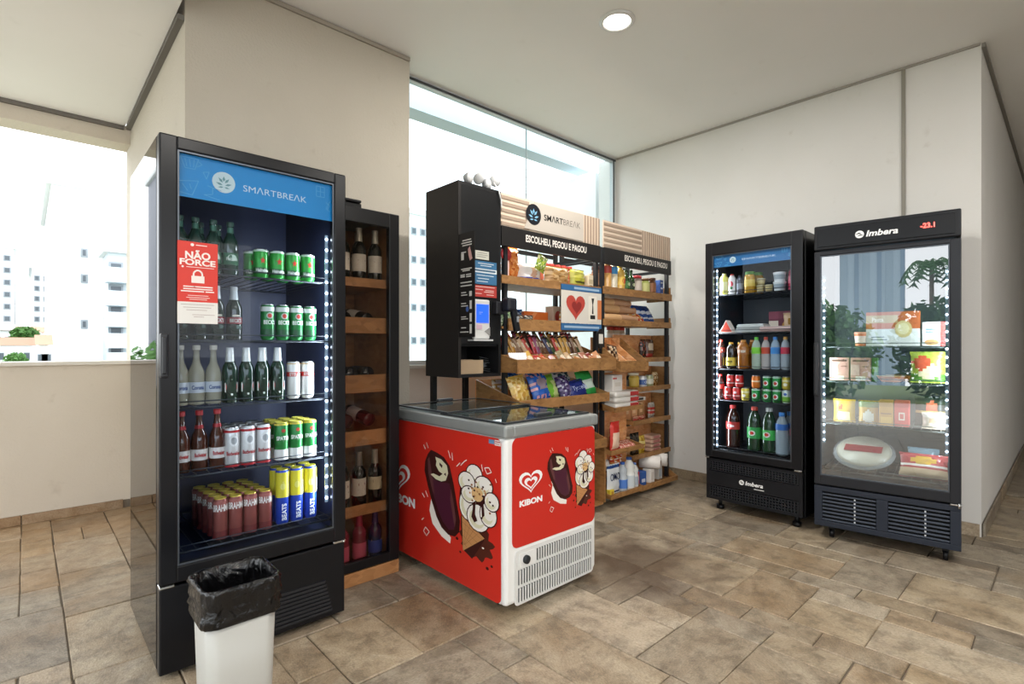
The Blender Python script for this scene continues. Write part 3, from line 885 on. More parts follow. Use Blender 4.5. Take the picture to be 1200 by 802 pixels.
def box_kit(wd, dp, ht, side, prints=(), txt=None, ink='ffffff', tpos=(0, 0), tsz=(.6, .15), name='carton'):
    b = MB().rbox(-wd / 2, -dp / 2, 0, wd / 2, dp / 2, ht, min(wd, dp, ht) * .04, 1)
    kit = [b.mesh(name, C(side, .45))]
    m = MB(); ms = []
    for i, (hx, pts) in enumerate(prints):
        m.poly([(x * wd / 2, ht * (y + 1) / 2) for x, y in pts], front(-dp / 2 - .0008 - i * .0003), i); ms.append(C(hx, .45))
    if prints: kit.append(('print', m.mesh('print', ms)))
    if txt: kit.append(('lettering', text(MB(), txt, tpos[0] * wd / 2, ht * (tpos[1] + 1) / 2, wd * tsz[0], ht * tsz[1], front(-dp / 2 - .003), .03).mesh('lettering', C(ink, .5))))
    fl = MB().box(-wd / 2 + .002, -.0008, ht + .0002, wd / 2 - .002, .0008, ht + .0009)
    kit.append(('flap', fl.mesh('flap', C(side, .6))))
    return kit
def rect(a, b, c, d): return [(a, b), (c, b), (c, d), (a, d)]
def tub_kit(r, h, col, lid, label=None):
    kit = [MB().lathe([(0, 0), (r * .78, 0), (r * .82, .003), (r * .97, h * .86)], 18).mesh('tub', C(col, .4), True)]
    kit.append(('lid', MB().lathe([(r * .97, h * .86), (r * 1.03, h * .87), (r * 1.03, h * .97), (r * .9, h), (0, h)], 18).mesh('lid', C(lid, .35), True)))
    if label:
        kit.append(('label', MB().lathe([(r * .85, h * .2), (r * .95, h * .72)], 18).mesh('label', C(label, .5), True)))
    return kit
def jar_kit(r, h, content, lid, label=None, lz=(.2, .7), lidr=.95):
    kit = [MB().lathe([(0, 0), (r * .9, 0), (r, .004), (r, h * .76), (r * .85, h * .84), (r * .8, h * .86)], 16).mesh('jar', C(content, .12, coat=.5), True)]
    kit.append(('lid', MB().lathe([(r * .8, h * .855), (r * lidr, h * .857), (r * lidr, h * .985), (r * lidr * .93, h), (0, h)], 16).mesh('lid', C(lid, .4), True)))
    if label: kit.append(('label', MB().lathe([(r * 1.012, h * lz[0]), (r * 1.012, h * lz[1])], 16).mesh('label', C(label, .5), True)))
    return kit
def clear(h, a=.42): return C(h, .06, coat=.6, alpha=a)

# ------------------------------------------------------------------ drinks in the tall fridge (shelf fronts at Y 2.40)
Z1, Z2, Z3, Z4, Z5 = 1.551, 1.281, 1.016, .746, .453
YF = 2.435
# top shelf: brown-green bottles and green cans with a red star
k = bottle_kit(BEER, .031, .228, '1e3a30', '39564a', ('2c6b4a', .2, .42), txt='Heineken', ink='d8e6da', neck=('3c6a58', .78, .9, .43, .4), art=[('c9ded0', oval(0, .33, .62, .06))])
for i, x in enumerate((.638, .573, .508, .453)):
    spawn('beer_bottle', k, (x, YF + .01, Z1), 0, 'dark green bottle on the top shelf by the notice, %s the green cans' % ORD[i], 'bottle', 'green beer bottles on the top shelf')
for i, x in enumerate((.612, .545)):
    spawn('beer_bottle', k, (x, YF + .10, Z1), 0, 'dark green bottle, second row of top shelf, %s the green cans' % ORD[i], 'bottle', 'green beer bottles on the top shelf')
k = can_kit(.031, .128, '2f9c3c', [('bfd8c2', .9, .96), ('1d5c2b', .14, .36)], 'Heineken', 'f2f6f0', tz=.27, tw=.95, th=.13, art=[('d8321f', star(0, .6, .42, .32))])
for i, x in enumerate((.963, .893, .826, .757)):
    spawn('beer_can', k, (x, YF, Z1), 0, 'green can with red star, front row on the top shelf, %s the light strip' % ORD[i], 'can', 'green star cans on the top shelf')
for i, x in enumerate((.95, .88, .812, .742)):
    spawn('beer_can', k, (x, YF + .085, Z1), 0, 'green can with red star, second row on the top shelf, %s the light strip' % ORD[i], 'can', 'green star cans on the top shelf')
# second shelf
k = bottle_kit(BEER, .032, .226, '14261e', 'c8ccd0', ('8e2630', .3, .42), txt="BECK'S", ink='d6d8d4', neck=('c4cbd0', .66, .92, .62, .44), art=[('2d4a40', oval(0, .24, .8, .04)), ('d9d4c6', oval(0, .45, .5, .02))])
for i, x in enumerate((.652, .585, .52, .455)):
    spawn('beer_bottle', k, (x, YF + .01, Z2), 0, 'dark beer bottle with silver neck foil on the second shelf, %s the green cans' % ORD[i], 'bottle', 'silver necked bottles on the second shelf')
k = can_kit(.029, .158, '1f7a3a', [('d5dad8', .8, .93), ('17532c', .1, .3)], "BECK'S", 'f2f6f0', tz=.5, tw=.9, th=.12, art=[('b8c8bc', oval(0, .68, .5, .09)), ('c4392e', oval(0, .68, .32, .06))])
for i, x in enumerate((.972, .911, .849, .786)):
    spawn('beer_can', k, (x, YF, Z2), 0, 'slim green can with white band, second shelf, %s the light strip' % ORD[i], 'can', 'slim green cans on the second shelf')
# third shelf: clear long-necks, foil-capped green bottles, white cans
k = bottle_kit(LONG, .031, .242, 'c9b48a', 'c9c6bc', ('c8d0da', .2, .38), body=clear('c6c2ac', .5), txt='Corona', ink='2c4a8a')
for i, x in enumerate((.574, .512, .455)):
    spawn('beer_bottle', k, (x, YF + .01, Z3), 0, 'clear long-necked beer bottle with pale label, third shelf, %s the foil-capped bottles' % ORD[i], 'bottle', 'clear long-necked bottles on the third shelf')
k = bottle_kit(BEER, .031, .232, '173326', 'd8dadb', neck=('d4d7d6', .68, .95, .62, .47), art=[('e4e2dc', [(-.9, .2), (0, .13), (.9, .2), (.9, .36), (0, .43), (-.9, .36)]), ('c0262c', rect(-.75, .25, .75, .33))])
for i, x in enumerate((.828, .762, .698, .634)):
    spawn('beer_bottle', k, (x, YF, Z3), 0, 'green bottle with white foil cap and hexagon label, front row, %s the white cans' % ORD[i], 'bottle', 'foil capped bottles on the third shelf')
spawn('beer_bottle', k, (.79, YF + .075, Z3), 0, 'green bottle with white foil cap, alone in the second row on the third shelf', 'bottle', 'foil capped bottles on the third shelf')
k = can_kit(.029, .168, 'e2e2de', [('c22a24', .6, .72), ('c9a25a', .93, .95)], 'STELLA', 'f6ece6', tz=.66, tw=.95, th=.08)
for i, x in enumerate((.962, .898)):
    spawn('beer_can', k, (x, YF, Z3), 0, 'white can with red band on the third shelf, %s the light strip' % ORD[i], 'can', 'white cans on the third shelf')
# fourth shelf
k = bottle_kit(LONG, .031, .245, '4a2418', 'b5262c', ('e4e0de', .18, .36), txt='Budweiser', ink='b4202a', neck=('a02028', .7, .76, .58, .48), art=[('b4202a', rect(-1.5, .17, 1.5, .2))])
for i, x in enumerate((.588, .522, .459)):
    spawn('beer_bottle', k, (x, YF + .01, Z4), 0, 'brown bottle with white and red label, fourth shelf, %s the white beer cans' % ORD[i], 'bottle', 'brown bottles on the fourth shelf')
k = can_kit(.0305, .167, 'dcdcdc', [('b4202a', .0, .07), ('b4202a', .86, .92)], 'Budweiser', 'a81e28', tz=.34, tw=.98, th=.1, art=[('e9e9e9', oval(0, .66, .6, .14)), ('a9acb0', oval(0, .66, .38, .09))])
for r_ in range(3):
    for i, x in enumerate((.768, .705, .642)):
        spawn('beer_can', k, (x - r_ * .004, YF + r_ * .066, Z4), 0, 'white can with red rims, fourth shelf, %s row, %s the green cans' % (('front', 'second', 'third')[r_], ORD[i]), 'can', 'white red-rimmed cans on the fourth shelf')
k = can_kit(.0305, .167, '1f7a35', [('e4e4e0', .0, .28), ('d8c24a', .92, .97)], 'SPATEN', 'f4f4ee', tz=.58, tw=1., th=.11, rim=C('d9cf5a', .3, .4), art=[('e4e4e0', [(-1.1, .27), (1.1, .27), (0, .5)]), ('b03a2a', oval(0, .78, .3, .05))])
for r_ in range(3):
    for i, x in enumerate((.972, .908, .844)):
        spawn('beer_can', k, (x - r_ * .003, YF + r_ * .066, Z4), 0, 'green and white can with yellow rim, %s row, fourth shelf, %s the light strip' % (('front', 'second', 'third')[r_], ORD[i]), 'can', 'green and white cans on the fourth shelf')
# bottom shelf
k = can_kit(.0285, .168, '8e4a44', [('6e2a2a', .0, .2), ('a8625c', .84, .93)], 'BRAHMA', 'efe8e2', tz=.77, tw=1.25, th=.17, rim=C('d8c04e', .3, .4))
for r_ in range(5):
    for i, x in enumerate((.775, .714, .655, .597)):
        spawn('beer_can', k, (x - r_ * .006, YF + r_ * .062, Z5), 0, 'dull red can with yellow rim, bottom shelf, %s row, %s the tall yellow cans' % (('front', 'second', 'third', 'fourth', 'back')[r_], ORD[i]), 'can', 'red cans on the bottom shelf')
k = can_kit(.029, .248, '2547b8', [('d9cc32', .5, .95)], 'BEATS', 'f2f4f8', tz=.24, tw=.3, th=.75, rim=C('d8cc4a', .3, .4), vertical=True, art=[('e8e8ea', [(-.2, .78), (1.1, .5), (1.1, .76)]), ('e9e27a', oval(-.2, .7, .4, .06))])
for r_ in range(2):
    for i, x in enumerate((.974, .911, .848)):
        spawn('tall_can', k, (x - r_ * .004, YF + r_ * .064, Z5), 0, 'tall yellow and blue can, bottom shelf, %s row, %s the light strip' % (('front', 'second')[r_], ORD[i]), 'can', 'tall cans on the bottom shelf')
# ------------------------------------------------------------------ soft drinks in the black fridge (shelf fronts at X 3.97)
XB = 3.992; RB = -PI / 2
def sb(nm, kit, y, z, lab, cat, grp=None, dx=0., rz=RB, rx=0): return spawn(nm, kit, (XB + dx, y, z + .001), rz, lab, cat, grp, rx=rx)
ZB1, ZB2, ZB3, ZB4, ZB5 = 1.656, 1.361, 1.086, .846, .464
sb('yogurt_bottle', bottle_kit(FAT, .033, .165, 'd5cf6a', 'd9d27a', ('e2dfa6', .2, .6)), 1.86, ZB1, 'pale yellow drinking yogurt bottle on the top shelf, nearest the light strip', 'bottle')
k = bottle_kit(FAT, .028, .155, 'e8e4e2', 'd04038', ('efe9e6', .2, .7), art=[('cf3d4a', oval(0, .5, .7, .14)), ('3c7a4a', oval(.2, .3, .4, .07))])
sb('milk_bottle', k, 1.797, ZB1, 'white bottle with red fruit print and red cap on the top shelf', 'bottle')
sb('chocolate_drink', bottle_kit(FAT, .026, .14, '4a4a52', '2d2d32', ('8a8e96', .25, .55)), 1.737, ZB1, 'dark bottle with grey label, between red-capped bottle and the green-lidded jars', 'bottle')
k = jar_kit(.04, .16, 'b98a2c', '5f9a3c', 'd0b24e', (.3, .62), .82)
sb('mustard_jar', k, 1.662, ZB1, 'golden sauce jar with green lid in front on the top shelf', 'jar', 'golden sauce jars')
sb('mustard_jar', k, 1.64, ZB1, 'golden sauce jar with green lid, just behind the front one', 'jar', 'golden sauce jars', dx=.09)
k = tub_kit(.028, .05, '8a7a58', 'cfc6a0', 'b8a878')
for i, (y, z) in enumerate(((1.585, 0), (1.525, 0), (1.58, .0515))):
    sb('dip_tub', k, y, ZB1 + z, ('small cream dip tub under another, beside the golden jars', 'small cream dip tub standing single beside the white yogurt tubs', 'small cream dip tub stacked on another, beside the golden jars')[i], 'tub', 'cream dip tubs')
k = tub_kit(.043, .066, 'dfe4e6', 'f0f2f2', '9aa6ae')
sb('yogurt_tub', k, 1.45, ZB1, 'white yogurt tub with grey label, lower of two on the top shelf', 'tub', 'white yogurt tubs')
sb('yogurt_tub', k, 1.45, ZB1 + .0675, 'white yogurt tub with grey label, stacked on its twin, top shelf', 'tub', 'white yogurt tubs')
sb('yogurt_bottle', bottle_kit(FAT, .03, .17, 'd8506a', 'c2305a', ('e07a8a', .3, .6)), 1.372, ZB1, 'pink yogurt bottle on the top shelf at the hinge side, beside white tubs', 'bottle', dx=.03)
# second shelf: sandwiches and trays
k = [MB().prism([(-.055, 0), (.055, 0), (0, .095)], lambda u, v, t: (u, t, v), -.035, .035).mesh('sandwich_wedge', C('e0d0c4', .4)),
     ('label', MB().poly([(-.045, .006), (.045, .006), (0, .086)], front(-.0358)).mesh('label', C('d8503c', .4)))]
sb('sandwich_pack', k, 1.83, ZB2, 'red and white triangular sandwich pack on the second shelf by the light strip', 'food pack')
k = [MB().rbox(-.1, -.07, 0, .1, .07, .022, .006).mesh('flat_tray', C('b8bab6', .35)), ('film', MB().rbox(-.094, -.064, .0225, .094, .064, .03, .003).mesh('film', C('d4d6d2', .15)))]
sb('flat_pack', k, 1.665, ZB2, 'flat grey food tray on the second shelf, lower one beside the sandwich', 'food pack', 'flat food trays', dx=.04)
sb('flat_pack', k, 1.652, ZB2 + .0315, 'flat grey food tray stacked on another beside the sandwich', 'food pack', 'flat food trays', dx=.04)
sb('meal_carton', box_kit(.21, .06, .155, '6a2a3a', [('7d3848', rect(-1, .3, 1, 1)), ('d8c8b4', rect(-1, -1, -.35, .1)), ('b8863c', oval(.4, -.35, .5, .5))], name='carton'), 1.47, ZB2, 'maroon meal carton standing at the back of the second shelf', 'carton', dx=.16)
def pat_burger(u, v): return 1 if (u * u + (v - .1) ** 2) < .3 else (2 if v < -.5 else 0)
sb('snack_pack', bag_kit(.17, .14, .05, ['c9a884', '8e6a2c', 'd8d2c4'], pat_burger, 4), 1.375, ZB2, 'printed burger pack leaning before the maroon carton on the second shelf', 'food pack', dx=.095, rx=0)
k = [MB().rbox(-.14, -.045, 0, .14, .045, .035, .012).mesh('ham_pack', C('c8a8a0', .3)), ('film', MB().rbox(-.13, -.04, .0355, .13, .04, .04, .002).mesh('film', C('dcc8c2', .1)))]
sb('ham_pack', k, 1.44, ZB2, 'long pale pink deli pack at the shelf front, before the maroon carton', 'food pack', dx=.0)
# third shelf: bottles
def pet(r, h, liq, cap, lab, a=.5, **kw): return bottle_kit(PET, r, h, liq, cap, lab, body=clear(liq, a), capz=(.91, 1.), **kw)
sb('soda_bottle', bottle_kit(PET, .031, .222, '3a1c14', 'c23a2a', ('c2402e', .55, .72), art=[('e8d8d0', rect(-.7, .6, .7, .67))]), 1.885, ZB3, 'small dark cola bottle with red label on the third shelf, by the light strip', 'bottle')
k = bottle_kit(FAT, .036, .2, '2c2016', 'd8a030', ('d9c04a', .1, .42), txt='TEA', ink='3a3020')
sb('juice_bottle', k, 1.805, ZB3, 'dark tea bottle with yellow label and amber cap, front of third shelf', 'bottle', 'dark tea bottles')
sb('juice_bottle', k, 1.775, ZB3, 'dark tea bottle with yellow label, just behind another like it', 'bottle', 'dark tea bottles', dx=.085)
k = bottle_kit(FAT, .042, .218, '9a5a1c', 'c88a3c', ('a8662a', .5, .7), txt='DO BEM', ink='f0e6d4', tht=.09)
sb('juice_bottle', k, 1.712, ZB3, 'amber juice bottle with white lettering in the middle of the third shelf', 'bottle', 'amber juice bottles')
sb('juice_bottle', k, 1.682, ZB3, 'amber juice bottle standing behind the front amber one', 'bottle', 'amber juice bottles', dx=.1)
for y, liq, cap, lab, nm, r_ in ((1.615, 'cfe2cf', '5cc23a', '7cc83e', 'clear bottle with green cap and green label', .033), (1.547, 'd8cfca', 'c24a32', 'b8442c', 'clear bottle with red cap and red label', .031),
                             (1.48, 'bcd4e6', '3f86d0', '3f86c8', 'clear water bottle with blue cap and blue label', .033), (1.411, 'd2dde6', 'd09a4a', 'c83a50', 'clear bottle with orange cap and pink label', .032)):
    sb('water_bottle', pet(r_, .238, liq, cap, (lab, .48, .68)), y, ZB3, nm + ' on the third shelf', 'bottle')
# fourth shelf: cans
def can(c, band=None, **kw): return can_kit(.03, .095, c, band, **kw)
red = can('c32a24', [('e6d8d4', .3, .36)], art=[('efe4e0', oval(.0, .6, .4, .1))]); grn = can('1f8a3a', [('d8e6da', .86, .93)], art=[('f0f0ea', oval(0, .45, .62, .2)), ('c8322a', oval(0, .45, .4, .11))])
yel = can('d9c24a', [('efe6b0', .6, .75)], art=[('f4efe0', oval(0, .4, .5, .12))]); org = can('e07a2a', [('f0d8b8', .5, .6)]); wht = can('d9e4da', [('7cb83c', .1, .5)], art=[('3a62b0', oval(0, .7, .4, .1))]); blu = can('3a4a9a', [('d8dce8', .4, .6)])
sb('soda_bottle', bottle_kit(PET, .033, .19, '2a1410', 'b8302a', ('b8302a', .42, .6)), 1.892, ZB4, 'dark cola bottle with red label among the cans, nearest the light strip', 'bottle')
for y, z, kk, lab in ((1.828, 0, red, 'red cola can, lower row, %s the light strip' % ORD[0]), (1.762, 0, red, 'red cola can, lower row, %s the light strip' % ORD[1]), (1.697, 0, yel, 'yellow can in the lower row, between red and green'),
                      (1.618, 0, grn, 'green guarana can under an orange can, fourth shelf'), (1.538, 0, grn, 'green guarana can, lower row, beside the one under orange can'), (1.47, 0, grn, 'green guarana can, lower row, beside the pale green can'),
                      (1.403, 0, wht, 'pale green and white can in the lower row of the fourth shelf'), (1.34, 0, blu, 'blue can in the lower row at the hinge side'),
                      (1.808, .0965, red, 'red cola can, upper row, %s the light strip' % ORD[0]), (1.742, .0965, red, 'red cola can, upper row, %s the light strip' % ORD[1]), (1.618, .0965, org, 'orange can stacked on a green can'),
                      (1.538, .0965, grn, 'green guarana can, upper row, nearest the orange can'), (1.47, .0965, grn, 'green guarana can, upper row, between another green and yellow'), (1.403, .0965, yel, 'yellow can stacked on the pale green can')):
    sb('soda_can', kk, y, ZB4 + z, lab, 'can', 'cans on the fourth shelf')
for y, kk, lab in ((1.72, red, 'red cola can in the back row behind the yellow can'), (1.575, grn, 'green guarana can in the back row behind the front green cans')):
    sb('soda_can', kk, y, ZB4, lab, 'can', 'cans on the fourth shelf', dx=.075)
# bottom shelf: two-litre bottles
big = dict(n=16)
sb('soda_bottle', bottle_kit(PET, .05, .335, '2c130e', 'b02a28', ('b22a26', .45, .62), art=[('efe0dc', oval(0, .53, .6, .03))]), 1.808, ZB5, 'large dark cola bottle with red label on the bottom shelf', 'bottle', dx=.04)
sb('soda_bottle', bottle_kit(PET, .05, .335, '1e3a22', 'c84a3a', ('2c9a48', .3, .55), art=[('efe9e0', oval(0, .42, .5, .06)), ('c8322a', oval(0, .42, .3, .035))]), 1.645, ZB5, 'large green soda bottle with red cap and green label', 'bottle', dx=.04)
sb('soda_bottle', bottle_kit(PET, .05, .335, '1e3a22', 'e4e4e0', ('3fae4e', .3, .52), art=[('efe9e0', oval(0, .42, .5, .06)), ('c8322a', oval(0, .42, .3, .035))]), 1.538, ZB5, 'large green soda bottle with white cap and bright green label', 'bottle', dx=.04)
k = pet(.045, .31, 'c2d2da', '3f86d0', ('2f6ab8', .6, .74))
sb('water_bottle', k, 1.445, ZB5, 'large clear water bottle with blue label at the front of the bottom shelf', 'bottle', 'large water bottles', dx=.03)
sb('water_bottle', k, 1.425, ZB5, 'large clear water bottle with blue cap, just behind the front one', 'bottle', 'large water bottles', dx=.13)
sb('water_bottle', pet(.038, .3, 'd2c2ca', 'c84a6a', ('c23a5a', .5, .66)), 1.355, ZB5, 'tall clear bottle with pink label on the bottom shelf by the hinge', 'bottle', dx=.04)
# ------------------------------------------------------------------ frozen food in the freezer cabinet
_c3, _s3 = math.cos(F3rz), math.sin(F3rz)
def sf(nm, kit, x, d, z, lab, cat, grp=None, rx=0, rz=0):
    return spawn(nm, kit, (3.795 + x * _c3 - d * _s3, 1.165 + x * _s3 + d * _c3, z + .001), F3rz + rz, lab, cat, grp, rx=rx)
ZF1, ZF2, ZF3, ZF4 = 1.256, 1.031, .756, .451
sf('gnocchi_carton', box_kit(.275, .05, .215, 'b5552e', [('c4683a', rect(-1, 0, 1, 1)), ('e0e0da', rect(-1, -1, 1, 0)), ('c9a878', rect(-1, .35, .2, .8)), ('d8c48a', oval(.4, -.02, .32, .5)), ('e8dcae', oval(.4, 0, .22, .34)), ('6a7078', rect(-.8, -.5, -.3, -.45)), ('6a7078', rect(-.8, -.65, -.2, -.6))], txt='Pasta', ink='f0dcc4', tpos=(-.55, .55), tsz=(.22, .13), name='carton'), .408, .16, ZF1, 'wide orange and white carton with food picture on the top freezer shelf', 'carton')
sf('ice_cream_tub', tub_kit(.036, .09, 'd87a52', 'e8a888', 'e4d0c0'), .24, .15, ZF1, 'small orange tub on the top shelf beside the wide orange carton', 'tub')
sf('frozen_box', box_kit(.115, .04, .145, 'dcdcd6', [('c23a34', rect(.5, -1, 1, 1)), ('8aa0a8', rect(-.7, .3, .2, .45)), ('8aa0a8', rect(-.7, .1, .0, .22)), ('b88a5a', oval(-.2, -.7, .6, .25))], name='carton'), .612, .15, ZF1, 'white carton with red edge on the top freezer shelf', 'carton')
k = box_kit(.108, .05, .148, 'b88878', [('c79a88', rect(-1, -1, 1, 1)), ('6a4a40', rect(-.8, .68, .8, .78)), ('e8e0c8', rect(-.5, -.95, .5, -.6)), ('94685c', rect(.2, .2, .8, .3)), ('d7b5a4', rect(-1, -.5, -.1, .4))], txt='gnochi', ink='5a3a34', tpos=(0, .78), tsz=(.8, .1), name='carton')
sf('lasagne_carton', k, .125, .14, ZF2, 'dusty pink carton on the second shelf, nearest the handle side', 'carton', 'pink cartons')
sf('lasagne_carton', k, .243, .14, ZF2, 'dusty pink carton on the second shelf, beside the shallow trays', 'carton', 'pink cartons')
sf('frozen_box', box_kit(.03, .06, .148, '4a7a3c', [('7aa04a', rect(-1, -.2, 1, .3))], name='carton'), .318, .15, ZF2, 'narrow green carton edge-on beside the pink cartons', 'carton')
k = [MB().lathe([(0, 0), (.05, 0), (.075, .035), (.08, .036)], 18).mesh('meal_tray', C('c87a3a', .4), True), ('film', MB().lathe([(.08, .0362), (.076, .038), (0, .04)], 18).mesh('film', C('d8b888', .15), True))]
sf('meal_tray', k, .4, .14, ZF2, 'shallow orange meal tray, front of the second freezer shelf', 'food tray', 'orange meal trays')
sf('meal_tray', k, .435, .31, ZF2, 'shallow orange meal tray further back on the second shelf', 'food tray', 'orange meal trays')
def pat_veg(u, v):
    if (u + .4) ** 2 + (v - .3) ** 2 < .25: return 1
    if u * u + (v + .3) ** 2 < .3: return 2
    if v < -.5: return 3
    return 0
sf('frozen_bag', bag_kit(.18, .19, .05, ['a8b84a', 'c8563a', 'dcd0a8', '5a8a3a'], pat_veg, 9), .585, .15, ZF2, 'green and red printed frozen food bag on the second shelf', 'food bag')
k = bag_kit(.125, .15, .045, ['d0a82e', 'e6dca8', 'c05030'], lambda u, v: 1 if (abs(u) < .6 and v < 0) else (2 if (u + .3) ** 2 + (v - .3) ** 2 < .08 else 0), 12)
sf('frozen_bag', k, .15, .15, ZF3, 'bright yellow frozen food bag on the third shelf, nearest the handle', 'food bag')
k = bag_kit(.11, .15, .045, ['b08a30', 'd8d4c8', '5a7a30'], lambda u, v: 1 if (u * u + (v + .4) ** 2 < .35) else (2 if v > .5 else 0), 13)
sf('frozen_bag', k, .283, .15, ZF3, 'dull yellow bag with pale food print on the third shelf', 'food bag')
sf('frozen_box', box_kit(.072, .09, .158, 'c08a28', [('a87820', rect(-1, .5, 1, 1)), ('8a5a18', rect(-.8, -.1, .8, 0)), ('d8a848', rect(-.8, -.8, .8, -.3))], name='carton'), .377, .16, ZF3, 'ochre upright carton on the third freezer shelf', 'carton')
sf('frozen_box', box_kit(.075, .09, .16, 'c83a32', [('b02a28', rect(-1, .5, 1, 1)), ('e6d0c4', rect(-.4, -.5, .4, .1)), ('c83a32', rect(-.25, -.4, .25, 0))], name='carton'), .456, .16, ZF3, 'red upright carton beside the ochre one on the third shelf', 'carton')
sf('frozen_bag', bag_kit(.17, .19, .05, ['1e2a24', 'c85a3a', 'c8b46a'], lambda u, v: 1 if (u * u + (v - .45) ** 2 * 2 < .2) else (2 if abs(v) < .12 else 0), 15), .6, .2, ZF3, 'dark green bag with orange badge on the third freezer shelf', 'food bag')
sf('frozen_bag', bag_kit(.15, .1, .05, ['d8c8b0', 'c0a07a', 'e8e0d4'], lambda u, v: 1 if u * u + v * v < .3 else 2 if v > .5 else 0, 16), .628, .125, ZF3, 'pale cream bag lying in front of the dark green bag', 'food bag')
k = [MB().lathe([(0, 0), (.125, 0), (.152, .01), (.153, .022), (.135, .034), (0, .042)], 26).mesh('pizza', C('b9b2a2', .3), True), ('band', MB().poly([(-.105, -.035), (.1, -.035), (.105, .03), (-.1, .03)], lambda u, v: (u, v, .0432)).mesh('band', C('8e2a30', .4))),
     ('wrapper', MB().lathe([(.151, .004), (.172, .006), (.173, .008), (.152, .02)], 26).mesh('wrapper', C('c4c8ca', .1, alpha=.45), True))]
def flip(kit): return kit
o = sf('frozen_pizza', k, .25, .205, ZF4 + .1, 'round frozen pizza in clear wrap with dark red band on the lowest shelf', 'pizza', rx=0)
o.rotation_euler = (math.radians(30), 0, F3rz)
k = bag_kit(.24, .15, .05, ['b8464a', 'd8a83c', 'd8b894', 'efe4da'], lambda u, v: 1 if (u * u + (v - .45) ** 2 * 1.6 < .25) else (2 if v < -.2 else (3 if abs(v) < .12 else 0)), 18)
sf('frozen_bag', k, .56, .13, ZF4, 'red bag with yellow badge lying on the lowest freezer shelf', 'food bag', rx=-.35)
sf('frozen_bag', bag_kit(.16, .16, .05, ['8aa8b8', 'c8d8e0'], lambda u, v: 1 if abs(v) < .4 else 0, 19), .555, .3, ZF4, 'pale blue bag behind the red one on the lowest shelf', 'food bag')
# ================================================================== WINE CABINET behind the tall fridge
WX, WY, WW, WH, WD = 1.105, 2.56, .42, 1.985, .5
wc = thing('wine_cabinet', 'black wine cabinet with tinted glass door and wooden shelves, between tall fridge and red freezer', 'cabinet', (WX, WY, 0))
for xa, xb in ((0, .018), (WW - .018, WW)):
    part('side_panel', MB().box(xa, .04, .07, xb, WD, WH), BLACK, wc)
part('top_panel', MB().box(.019, .04, WH - .02, WW - .019, WD, WH), BLACK, wc)
part('back_panel', MB().box(.019, WD - .02, .071, WW - .019, WD, WH - .021), WOODW, wc)
for xa, xb in ((.019, .034), (WW - .034, WW - .019)):
    part('lining', MB().box(xa, .045, .071, xb, WD - .021, WH - .021), WOODW, wc)
part('plinth', MB().box(0, .006, 0, WW, WD, .069), WOODW, wc)
d = MB().rbox(0, 0, .075, .05, .038, WH, .004).rbox(WW - .062, 0, .075, WW, .038, WH, .004).rbox(.048, 0, WH - .08, WW - .06, .038, WH, .004).rbox(.048, 0, .075, WW - .06, .038, .125, .004)
wd_ = part('door', d, C('131315', .3), wc)
part('glass_pane', MB().box(.05, .012, .125, WW - .062, .016, WH - .08), GLASSW, wd_)
for za, zb in ((1.575, 1.622), (1.325, 1.41), (1.005, 1.1), (.72, .8), (.345, .4)):
    part('shelf', MB().box(.035, .048, za, WW - .035, WD - .022, za + .018).box(.035, .048, za + .0185, WW - .035, .064, zb), WOODW, wc)
def wine(glassc, cap, lab, h=.315, **kw): return bottle_kit(WINE, .038, h, glassc, cap, lab, neck=(cap, .74, .96, .5, .42), capz=(.955, .985), **kw)
w1 = wine('10140f', 'c8c4b4', ('e6e2d6', .22, .52), art=[('6a6a66', rect(-.6, .4, .6, .42)), ('8a8a86', rect(-.7, .33, .7, .34))])
def ws(nm, kit, x, d_, z, lab, grp, rot=None):
    o = spawn(nm, kit, (WX + x, WY + d_, z), 0, lab, 'bottle', grp)
    if rot: o.rotation_euler = rot
    return o
for i, x in enumerate((.335, .238, .142)):
    ws('wine_bottle', w1, x, .12, 1.594, 'dark white-labelled wine bottle, top shelf of wine cabinet, %s the right frame' % ORD[i] if i else 'dark wine bottle with white label on the top shelf, nearest the right frame', 'white-labelled wine bottles on the top shelf')
ws('wine_bottle', w1, .29, .24, 1.594, 'dark wine bottle behind the front three on the top wine shelf', 'white-labelled wine bottles on the top shelf')
lie = (math.radians(74), 0, math.radians(150))
for i, x in enumerate((.30, .17)):
    ws('wine_bottle', w1, x, .14, 1.385 + .02, ('dark wine bottle lying on the second shelf, by the cabinet wall, label up', 'dark wine bottle lying on the second shelf, beside the tall fridge')[i], 'lying wine bottles on the second shelf', (math.radians(80), 0, math.radians(188)))
w2 = wine('1a1e26', '2a2e38', ('3a3e48', .2, .5))
for i, x in enumerate((.315, .215, .115)):
    ws('wine_bottle', w2, x, .16, 1.063, 'dark wine bottle lying base outward, third shelf, %s the cabinet wall' % ORD[i], 'lying dark bottles on the third shelf', (-PI / 2, 0, 0)).location.z = 1.063 + .04
w3 = wine('4a1a1c', '6a2426', ('e2d0ca', .25, .55), art=[('a06a66', rect(-.6, .42, .6, .44))])
for i, x in enumerate((.30, .17)):
    ws('wine_bottle', w3, x, .115, .845, ('red wine bottle with pink label lying on the fourth shelf, by the cabinet wall', 'red wine bottle with pink label lying on the fourth shelf, beside the tall fridge')[i], 'lying red bottles on the fourth shelf', (math.radians(80), 0, math.radians(188)))
w4 = wine('15110f', '8a8078', ('ded8cc', .24, .54), art=[('7a2a2a', rect(-.5, .42, .5, .46)), ('5a5a56', rect(-.6, .34, .6, .35))])
w5 = wine('15110f', 'a8a090', ('cfc0a0', .3, .52), art=[('3a2a20', rect(-.8, .42, .8, .47))])
ws('wine_bottle', w5, .335, .12, .364, 'dark wine bottle with tan label, fifth shelf, by the right frame', 'standing wine bottles on the fifth shelf')
